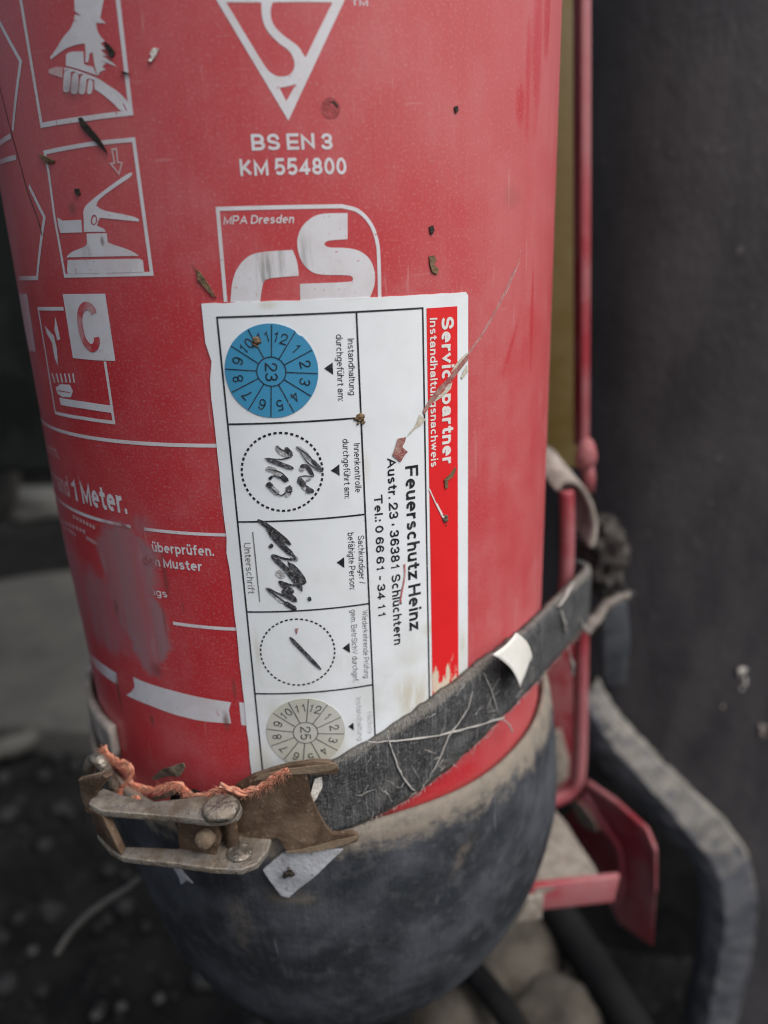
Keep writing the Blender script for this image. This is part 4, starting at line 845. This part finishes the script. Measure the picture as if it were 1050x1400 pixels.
def curl(pts_grid, th, m, name, label, cat):
    b = bmesh.new(); R_ = len(pts_grid); Cn = len(pts_grid[0]); V = [[b.verts.new(p) for p in r_] for r_ in pts_grid]
    for i in range(R_-1):
        for j in range(Cn-1): b.faces.new((V[i][j], V[i][j+1], V[i+1][j+1], V[i+1][j]))
    recalc(b); b.normal_update()
    if sum((f.normal.dot(CP-f.calc_center_median()) for f in b.faces)) < 0: bmesh.ops.reverse_faces(b, faces=b.faces)
    b.normal_update(); g = bmesh.ops.solidify(b, geom=b.faces[:], thickness=th); return obj(name, recalc(b), m, None, label=label, cat=cat)
def bez(a, b_, c_, d_, u_, v_, bow=0): return (1-u_)*(1-v_)*a+u_*(1-v_)*b_+u_*v_*c_+(1-u_)*v_*d_
qa, qb, qc, qd = [on_cyl(q, r_) for q, r_ in (((666, 891), 1.085), ((706, 865), 1.062), ((728, 899), 1.066), ((699, 935), 1.085))]
grid = []
for i in range(11):
    row = []
    for j in range(11):
        u_, v_ = j/10, i/10; p = bez(qa, qb, qc, qd, u_, v_); nn = radial(p)
        p = p+nn*.0012*math.sin(math.pi*u_)*(1-v_*.4)+nn*.0022*(1-u_)**2*(1+.5*v_); dn = (qd-qa).normalized(); rg = (qb-qa).normalized()
        p += rg*.0022*math.sin(math.pi*v_)*(1-u_)+dn*.0006*noise.noise(Vector((u_*6, v_*6, 0)))*(v_ > .9)
        p += rg*.0018*math.sin(math.pi*v_)*u_
        row.append(p)
    grid.append(row)
curl(grid, .0003, M_tape, 'tape_scrap', 'small white tape scrap curling off the dark strap', 'tape')
def crumbs(px, spread, n, rmax, label, m, rr=1.0055):
    b = bmesh.new()
    for i in range(n):
        q = (px[0]+rnd.gauss(0, spread), px[1]+rnd.gauss(0, spread*1.2)); c = on_cyl(q, rr); r = rmax*(.25+.75*rnd.random()**2)
        g = bmesh.ops.create_icosphere(b, subdivisions=2, radius=1); o_ = rnd.random()*90
        for v in g['verts']: v.co = Vector((v.co.x*r*1.2, v.co.y*r*.5, v.co.z*r*.9))*(1+.7*noise.noise(v.co*1.6+Vector((o_, 0, 0))))+c
    obj('dirt_clot', b, m, None, label=label, cat='dirt')
gl = zl([(500, 590), (600, 510), (720, 470), (930, 472), (800, 590), (700, 680), (640, 735), (600, 728), (545, 660)])
hole = zl([(625, 590), (650, 570), (680, 600), (660, 635), (630, 640), (605, 615)])
obj('tape_scrap', Flat().poly([uv(q, 1.075) for q in gl]).bm(S*1.066, .0006, warp=lambda u_, v_: .0012*noise.noise(Vector((u_*90, v_*90, 1)))), M_gtape, None, label='grey pointed scrap of tape stuck on the boot under the latch', cat='tape')
crumbs((395, 1194), 3.0, 18, .00085, 'dark dirt spot in the middle of the grey tape scrap', M_chaff, 1.083)
obj('paper_shred', Flat().poly([uv(q, 1.07) for q in zl([(780, 100), (818, 95), (820, 150), (790, 200), (750, 252), (742, 240), (760, 170)])]).bm(S*1.062, .0004, warp=lambda u_, v_: .0008*noise.noise(Vector((u_*300, v_*300, 1)))), M_fleck, None, label='tiny white shred in the slot of the latch plate', cat='shred')
obj('paper_shred', Flat().poly([uv(q, 1.09) for q in zl([(10, 580), (40, 575), (70, 615), (125, 660), (85, 650), (55, 675), (45, 630)])]).bm(S*1.075, .0005, warp=lambda u_, v_: .0008*noise.noise(Vector((u_*300, v_*300, 1)))), M_gtape, None, label='pale grey shred hanging below the lower latch arm', cat='shred')
def leaf(L, r, label, m=M_straw):
    obj('dry_leaf', Flat().poly([uv(q, r) for q in L]).bm(S*r-.0004, .0004, warp=lambda u_, v_: .0016*noise.noise(Vector((u_*260, v_*260, 4)))), m, None, label=label, cat='leaf')
M_leaf = worn('dry_leaf_skin', (.085, .07, .05), (.14, .115, .085), (.2, .17, .13), sc1=300, fine=1300, rough=(.7, .9), bump=.6)
leaf(zw([(770, 650), (830, 600), (900, 565), (1000, 545), (1005, 580), (975, 640), (920, 640), (850, 655), (790, 670)]), 1.07, 'curled brown leaf bit against the red wall above the twine', M_leaf)
leaf(zw([(770, 790), (840, 775), (920, 740), (965, 720), (950, 765), (880, 795), (800, 808)]), 1.09, 'flat brown leaf bit between the twine and the latch arm', M_leaf)
def chip(L, label, m=M_chaff, r=1.0, th=.00022, name='chaff_sliver', cat='chaff'):
    obj(name, Flat().poly([uv(q, r) for q in L]).bm(S*r+.00005, th, warp=lambda u_, v_: abs(.00035*noise.noise(Vector((u_*900, v_*900, 2))))), m, None, label=label, cat=cat)
chip(z1([(378, 565), (395, 562), (430, 605), (465, 645), (500, 695), (520, 738), (495, 715), (460, 680), (420, 640), (392, 605)]), 'long black sliver stuck between the hand and extinguisher pictograms')
chip(z8([(678, 375), (700, 385), (745, 425), (775, 470), (765, 500), (735, 515), (715, 470), (690, 425)]), 'short dark husk beside the wrist of the hand pictogram')
chip(z8([(815, 645), (860, 645), (915, 665), (870, 668)]), 'thin dark splinter across the frame right of the hand pictogram')
chip(z1([(188, 738), (225, 748), (268, 770), (258, 782), (230, 785), (208, 765)]), 'brown straw bit at the top left corner of the extinguisher pictogram frame', M_straw)
chip(z1([(358, 905), (380, 902), (388, 925), (378, 938), (366, 925)]), 'dark dot left of the lever in the extinguisher pictogram')
chip(z1([(720, 255), (738, 230), (765, 235), (755, 252), (748, 270), (728, 298), (712, 290), (730, 275)]), 'white fleck on the red wall right of the hand pictogram', M_fleck, name='paint_fleck', cat='fleck')
chip([(586, 310), (591, 308), (593, 315), (590, 321), (587, 318)], 'upper of two dark flecks right of the test mark')
chip([(586, 350), (593, 349), (596, 356), (592, 361), (599, 368), (597, 375), (590, 372), (587, 362)], 'lower brown fleck of the two right of the test mark', M_straw)
chip(z2([(0, 1290), (30, 1320), (60, 1370), (90, 1425), (70, 1415), (30, 1370), (0, 1340)]), 'brown sliver stuck above the left corner of the sticker', M_straw)
crumbs((492, 573), 2.6, 16, .0009, 'brown clot on the sticker where the divider line meets the second cell', M_straw)
chip(z7([(555, 1160), (590, 1130), (620, 1085), (622, 1110), (605, 1145), (575, 1165), (578, 1210), (560, 1215)]), 'brown straw bit on the red header strip below the word partner', M_straw, 1.0042)
crumbs((608, 710), 2.4, 9, .0006, 'greenish dirt speck midway down the red header strip', M_leaf)
chip([(620, 146), (625, 145), (626, 152), (622, 155)], 'tiny dark speck high on the bare right side of the red wall')
crumbs((350, 467), 2.8, 14, .0007, 'brown clot over the numeral ten of the blue disc', M_straw)

# ================================================================== wall bracket
br = thing('mounting_bracket', 'red steel mounting bracket with a foot shelf behind the extinguisher', 'bracket', at_z((800, 1180), -3.235))
def edge_strip(L, d, bw=.0006): return slab(L, d, bw)
def pxline(pts, y0, y1):
    n = len(pts); return [at_y(q, y0+(y1-y0)*i/(n-1)) for i, q in enumerate(pts)]
# long back rail: front lip and side web
L = [at_y((794.5, -60), 1.02), at_y((808.5, -60), 1.02), at_y((808, 300), .95), at_y((806, 606), .88), at_y((794.5, 606), .88), at_y((794, 300), .95)]
obj('back_rail', slab(L, Vector((.001, .0045, 0)), .0008), M_bracket, br)
L = [at_y((784, -60), 1.08), at_y((794.5, -60), 1.02), at_y((794.5, 606), .88), at_y((785, 610), .94)]
obj('rail_web', slab(L, Vector((.001, .0035, 0)), .0004), M_brshade, br)
b = bmesh.new(); bmesh.ops.create_icosphere(b, subdivisions=3, radius=1); cc2 = at_y((801, 622), .84)
for v in b.verts: v.co = Vector((v.co.x*.0046, v.co.y*.005, v.co.z*.0078))
rough_up(b, .0009, 250, 5)
for v in b.verts: v.co += cc2
obj('rail_knuckle', b, M_bracket, br)
b = bmesh.new(); P = [at_y(q, y_) for q, y_ in [((802, 632), .86), ((805, 650), .86), ((804, 672), .86)]]; tube(b, P, .003, 10); obj('hinge_stub', b, M_bracket, br)
# hook strip in front of the loop
P = smooth_path([at_y(q, .44) for q in [(776, 672), (777, 700), (777, 760), (773, 820), (768, 870)]], 4)
rows4 = [([p+Vector((-.0027+.0054*j/4, -.0013*math.sin(math.pi*j/4), 0)) for j in range(5)], Vector((0, -1, 0))) for p in P]
obj('hook_strip', ribbon(rows4, .003), M_bracket, br)
# lower rail turning in at the bottom
P = smooth_path([at_y(q, .74) for q in [(795, 850), (794, 930), (793, 1010), (791, 1055), (787, 1074), (776, 1086), (758, 1094), (738, 1100)]], 5)
b = bmesh.new(); tube(b, P, [.0036]*len(P), 12); obj('lower_rail', b, M_bracket, br)
obj('back_plate', slab([at_y(q, 1.05) for q in [(700, 880), (788, 880), (788, 1085), (700, 1085)]], Vector((0, .003, 0)), .0005), M_brshade, br)
b = slab([at_y(q, .95) for q in [(755, 1005), (768, 1000), (779, 1040), (778, 1064), (760, 1078), (740, 1075)]], Vector((0, .004, 0)), .001); obj('mud_cake', b, M_shelfdust, br)
# foot shelf, its front lip, inner wall and side flange
ZS = -3.235
SH = [(690, 1215), (736, 1214), (822, 1203), (812, 1182), (790, 1150), (774, 1124), (752, 1100), (690, 1130)]
obj('foot_shelf', slab([at_z(q, ZS) for q in SH], Vector((0, 0, -.004)), .0008), M_shelfdust, br)
P = smooth_path([at_y(q, .07+.0062*max(0, 897-q[0])) for q in [(800, 1086), (820, 1120), (838, 1146), (847, 1162), (850, 1186), (851, 1214), (845, 1236)]], 4); b = bmesh.new(); tube(b, P, [.0016]*len(P), 10); obj('fold', b, M_bracket, br)
a_, c_ = at_z((690, 1217), ZS), at_z((847, 1200), ZS)
lipd = Vector((-.002, -.001, -.0125))
obj('front_lip', slab([a_+Vector((0, -.0005, .001)), c_+Vector((0, -.0005, .001)), c_+lipd, a_+lipd], Vector((.0003, .003, 0)), .0007), M_bracket, br)
fp = [(803, 1072), (843, 1100), (884, 1137), (896, 1166), (897, 1221), (892, 1295), (847, 1264), (833, 1235), (849, 1212), (846, 1158), (833, 1146), (808, 1114), (790, 1088)]
yf = lambda q: .70+(.75 if q[0] < 810 else .75*max(0, (897-q[0]))/90)
obj('side_flange', slab([at_y(q, .10+.0062*max(0, 897-q[0])) for q in fp], Vector((.002, .0045, 0)), .0010), M_bracket, br)
obj('folded_rim', slab([at_y(q, .085+.0062*max(0, 897-q[0])) for q in [(803, 1071), (843, 1099), (885, 1136), (897, 1165), (897, 1222), (889, 1221), (888, 1171), (877, 1143), (838, 1109), (797, 1079)]], Vector((.0015, .002, .0006)), .0006), M_bracket, br)
ip = [(772, 1121), (790, 1095), (808, 1114), (834, 1147), (846, 1160), (849, 1210), (836, 1206), (822, 1203), (814, 1182), (796, 1155)]
obj('inner_wall', slab([at_y(q, .16+.0062*max(0, 897-q[0])) for q in ip], Vector((.0015, .002, 0)), .0004), M_brshade, br)
obj('mud_cake', slab([at_y(q, .13+.0062*max(0, 897-q[0])) for q in [(782, 1102), (794, 1098), (812, 1122), (818, 1138), (806, 1136), (790, 1122)]], Vector((.0005, .0015, 0)), .0008), M_shelfdust, br)
b = slab([on_plane(q, at_z((720, 1235), ZS)/S-Vector((0, 0, 7))+Vector((0, -.03, 0)), Vector((.1, -1, 0))) for q in [(704, 1262), (722, 1228), (744, 1222), (741, 1257)]], Vector((0, .002, 0)), .0005); obj('mud_cake', b, M_shelfdust, br)

# ------------------------------------------------------------------ post and dark bodywork behind
obj('mounting_post', slab([at_y(q, 1.42) for q in [(735, -90), (790, -90), (791, 640), (715, 640)]], Vector((0, .02, 0)), .001), M_olive, None, label='olive brown post between the extinguisher and the red rail', cat='post')
PN = Vector((-.3, -1, 0)).normalized(); PP = (1.6, 1.75, 0)
mg = thing('mudguard', 'big dark grey plastic mudguard with a muddy curled lip on the right', 'mudguard', on_plane((960, 1390), PP, PN))
lipc = [(790, 935), (815, 982), (850, 1026), (885, 1066), (925, 1108), (960, 1146), (983, 1186), (990, 1235), (985, 1290), (975, 1345), (962, 1400), (952, 1470)]
out = [(700, -160), (1180, -160), (1180, 1600), (920, 1600)]
pan = [on_plane(q, PP, PN) for q in out+[(945, 1470), (955, 1400), (968, 1340), (979, 1280), (985, 1225), (984, 1180), (972, 1145), (950, 1115), (915, 1075), (872, 1030), (832, 985), (792, 940), (700, 860)]]
V2, T2 = fill([[(p.x, p.z) for p in pan]])
def grid_panel(pan, th):
    """even grid of the panel so it can bulge a little"""
    b = bmesh.new(); vs = []
    loop = [b.verts.new(p) for p in pan]; f = b.faces.new(loop); b.normal_update()
    x0, x1 = min(p.x for p in pan), max(p.x for p in pan); z0, z1_ = min(p.z for p in pan), max(p.z for p in pan)
    k = x0+.012
    while k < x1: bmesh.ops.bisect_plane(b, geom=b.verts[:]+b.edges[:]+b.faces[:], plane_co=(k, 0, 0), plane_no=(1, 0, 0)); k += .012
    k = z0+.012
    while k < z1_: bmesh.ops.bisect_plane(b, geom=b.verts[:]+b.edges[:]+b.faces[:], plane_co=(0, 0, k), plane_no=(0, 0, 1)); k += .012
    recalc(b); b.normal_update()
    if sum(f.normal.dot(PN)*f.calc_area() for f in b.faces) < 0: bmesh.ops.reverse_faces(b, faces=b.faces)
    for v in b.verts:
        xx = (v.co.x-on_plane((808, 700), PP, PN).x)/S
        v.co += PN*S*(-.55*math.exp(-max(0, xx+.25)/.28)+.05*noise.noise(v.co*6)+.012*noise.noise(v.co*24))
    return b
obj('guard_panel', grid_panel(pan, .004), M_panel, mg)
P = smooth_path([on_plane(q, PP, PN)+PN*.004 for q in lipc], 9); rows5 = []
for i, p in enumerate(P):
    t = (P[min(i+1, len(P)-1)]-P[max(i-1, 0)]).normalized(); sd_ = PN.cross(t).normalized()
    if sd_.x < 0: sd_ = -sd_
    f5 = i/(len(P)-1); wv = .0012*noise.noise(p*60)
    up_ = .0130+.0060*min(1, f5*2.0); lo_ = .0150-.003*f5; cr_ = .002-.006*min(1, max(0, f5*2-.5))
    prf = [(-lo_, -.012), (-lo_-.0004, .0015), (-lo_+.0010, .0045), (.5*(cr_-lo_), .0082), (cr_-.0004, .0110), (cr_+.0006, .0108), (.5*(cr_+up_), .0062), (up_-.0008, .0010), (up_+.0003, -.003)]
    rows5.append([p+sd_*(a+wv+.0012*noise.noise(p*130+Vector((a*400, 0, 0))))+PN*(c+.0012*noise.noise(p*90+sd_*a*300)) for a, c in prf])
b = bmesh.new(); VV = [[b.verts.new(p) for p in r_] for r_ in rows5]
for i in range(len(VV)-1):
    for j in range(8): b.faces.new((VV[i][j], VV[i][j+1], VV[i+1][j+1], VV[i+1][j]))
recalc(b); b.normal_update()
if sum(f.normal.dot(PN) for f in b.faces) < 0: bmesh.ops.reverse_faces(b, faces=b.faces)
obj('guard_lip', b, M_lip, mg, False)
# dark cavity wall under the lip
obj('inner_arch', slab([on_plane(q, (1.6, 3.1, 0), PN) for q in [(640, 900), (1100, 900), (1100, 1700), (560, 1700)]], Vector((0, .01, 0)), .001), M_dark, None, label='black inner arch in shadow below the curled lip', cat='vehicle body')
b = slab([at_y(q, 1.05) for q in [(822, 830), (858, 822), (862, 880), (856, 938), (824, 940)]], Vector((.001, .004, 0)), .0015); obj('rubber_flap', b, worn('blue_grey_rubber', (.03, .035, .042), (.05, .056, .064), sc1=80), None, label='small blue grey rubber flap hanging below the frayed strap end', cat='flap')
for i, (px, lab, sz) in enumerate([((1022, 918), 'pale dried mud splash on the right edge of the mudguard', .0042), ((1046, 995), 'brownish mud spot at the far right rim of the mudguard', .003), ((990, 965), 'faint small mud spot above the bend of the mudguard lip', .0022)]):
    b = bmesh.new(); c0 = on_plane(px, PP, PN)+PN*.001
    for k in range(14):
        r = sz*(.2+.5*rnd.random()**2); d = Vector((rnd.gauss(0, .55), 0, rnd.gauss(0, .9)))*sz*1.3; g = bmesh.ops.create_icosphere(b, subdivisions=2, radius=1); o_ = rnd.random()*40
        for v in g['verts']: v.co = Vector((v.co.x*.7, v.co.y*.3, v.co.z*1.2))*r*(1+.8*noise.noise(v.co*1.5+Vector((o_, 0, 0))))+c0+d
    obj('mud_splash', b, M_fleck if i == 0 else M_web, None, label=lab, cat='mud')

# ================================================================== ground and what lies on it
b = bmesh.new(); G = 120; sz = 4.0; VV = []
for i in range(G+1):
    row = []
    for j in range(G+1):
        fx = (j/G*2-1); fy = (i/G*2-1); x = sz*fx*abs(fx); y = 1.0+sz*fy*abs(fy); p = Vector((x, y, 0))
        row.append(b.verts.new((x, y, .012*noise.fractal(p*9, 1, 2, 4)+.005*noise.noise(p*40))))
    VV.append(row)
for i in range(G):
    for j in range(G): b.faces.new((VV[i][j], VV[i][j+1], VV[i+1][j+1], VV[i+1][j]))
o = obj('ground', b, M_soil, None, kind='structure')
def rock(name, c, r, m, label=None, cat=None, seed=0, sub=3, amp=.35, sq=(1, 1, .7), group=None):
    b = bmesh.new(); bmesh.ops.create_icosphere(b, subdivisions=sub, radius=1)
    for v in b.verts:
        d = 1+amp*noise.fractal(v.co*1.3+Vector((seed*3.7, seed, 0)), 1, 2, 3); v.co = Vector((v.co.x*sq[0], v.co.y*sq[1], v.co.z*sq[2]))*d*r+c
    return obj(name, b, m, None, label=label, cat=cat, group=group)
b = bmesh.new()
for i in range(900):
    q = Vector((rnd.uniform(-.95, .15), rnd.uniform(.02, 1.15), 0)); r = .003+.009*rnd.random()**2.5
    g = bmesh.ops.create_icosphere(b, subdivisions=1, radius=1)
    s_ = rnd.random()*50
    for v in g['verts']: v.co = Vector((v.co.x*rnd.uniform(.7, 1.2), v.co.y, v.co.z*.7))*r*(1+.3*noise.noise(v.co*1.5+Vector((s_, 0, 0))))+q+Vector((0, 0, .004+.012*noise.fractal(q*9, 1, 2, 4)))
obj('gravel', b, M_pebble, None, kind='stuff', label='dark gravel strewn over the black soil', cat='gravel')
for i, (px, lab) in enumerate([((44, 1300), 'pale pebble left of the fallen stalk'), ((218, 1365), 'pale pebble right of the stalk foot near the boot'), ((131, 1388), 'lowest pale pebble of the pair below the stalk'), ((166, 1376), 'pale pebble just left of the boot underside'), ((148, 1190), 'faint grey pebble under the latch'), ((25, 1255), 'dim grey pebble at the left rim of the picture'), ((95, 1110), 'grey pebble left of the latch tab'), ((60, 1060), 'grey pebble on the slope beside the slab')]):
    rock('pebble', at_z(px, -6.9), .0040 if i < 4 else .007, M_pale_peb if i < 4 else M_pebble, lab, 'pebble', i+1, 2, group='loose pebbles on the soil')
# slab edge and stones in the left background
sp = [at_z(q, -6.55) for q in [(-160, 815), (0, 792), (60, 782), (150, 772), (240, 790), (230, 990), (140, 1000), (60, 992), (0, 990), (-160, 985)]]
sb = slab(sp, Vector((0, 0, -.05)), .008, 3); obj('concrete_slab', rough_up(sb, .004, 12, 2), M_slab, None, label='dusty grey concrete slab on the dark ground at left', cat='slab')
b = bmesh.new(); P = wig([at_z(q, -6.75) for q in [(-60, 1048), (20, 1018), (70, 995), (130, 965)]], .006); tube(b, P, [.010+.004*rnd.random() for _ in P], 10); obj('dead_branch', b, M_slab, None, label='pale dead branch lying in front of the concrete slab', cat='branch')
rock('stone', at_y((52, 690), 9.0), .046, worn('pale_grey_stone', (.09, .09, .085), (.065, .065, .06), (.11, .11, .105), sc1=20), 'light grey stone standing behind the slab', 'stone', 4, 3, .25, (1.25, .7, .55))
b = bmesh.new(); P = smooth_path([at_y(q, 8.5) for q in [(-20, 560), (0, 590), (12, 625), (14, 655), (5, 690), (-20, 720)]], 5); tube(b, P, .011, 12); obj('hose', b, worn('grey_hose', (.035, .034, .03), (.05, .048, .042), sc1=40), None, label='dark grey hose bending at the left rim of the picture', cat='hose')
yb = 20
obj('rear_wall', slab([Vector((-3.2, 1.95, 0)), Vector((1.2, 1.95, 0)), Vector((1.2, 1.95, 1.5)), Vector((-3.2, 1.95, 1.5))], Vector((0, .05, 0)), .004), M_dark, None, label='black steel wall far behind the extinguisher', cat='wall')
obj('side_beam', slab([at_y(q, 6.5) for q in [(-330, -150), (70, -150), (95, 640), (40, 650), (-330, 600)]], Vector((0, .06, 0)), .006), worn('dark_green_steel', (.006, .0075, .0075), (.011, .013, .0125), sc1=20, spec=.12), None, label='dark steel beam behind the left edge of the extinguisher', cat='beam')
# underneath at the right: stones and black bars
rock('stone', at_z((615, 1400), -5.4), .040, M_stone, 'round beige stone under the boot', 'stone', 11, 4, .22, (1.1, .9, .8))
rock('stone', at_z((705, 1325), -5.7), .052, M_stone, 'brown mottled stone below the red foot shelf', 'stone', 12, 4, .2, (1.0, 1.0, .7))
rock('stone', at_z((775, 1405), -5.5), .036, M_stone, 'beige stone at the lower rim between two black bars', 'stone', 13, 4, .2, (1.1, .9, .7))
rock('stone', at_z((455, 1425), -5.6), .026, M_stone, 'beige stone peeping out under the lowest point of the boot', 'stone', 14, 4, .2, (1.2, .9, .7))
def bar(L, z, r, label):
    b = bmesh.new(); P = smooth_path([at_z(q, z) for q in L], 5); tube(b, P, r, 14); obj('black_bar', b, M_dark, None, label=label, cat='bar')
bar([(600, 1270), (645, 1325), (685, 1375), (720, 1430)], -4.9, .0075, 'thin black bar slanting between the two left beige stones')
bar([(735, 1205), (780, 1275), (815, 1330), (850, 1385), (890, 1450)], -5.2, .0120, 'thick black bar slanting down below the red bracket foot')
bar([(520, 1330), (535, 1380), (540, 1450)], -4.9, .011, 'upright black bar end below the boot between two beige stones')
b = bmesh.new(); P = wig([at_y(q, .5) for q in [(78, 1304), (92, 1282), (112, 1258), (140, 1236), (168, 1218), (192, 1200)]], .0004); tube(b, P, [.0016]*len(P), 8); obj('dry_stalk', b, M_stalk, None, label='thin grey dry stalk leaning from the boot to the lower left', cat='stalk')
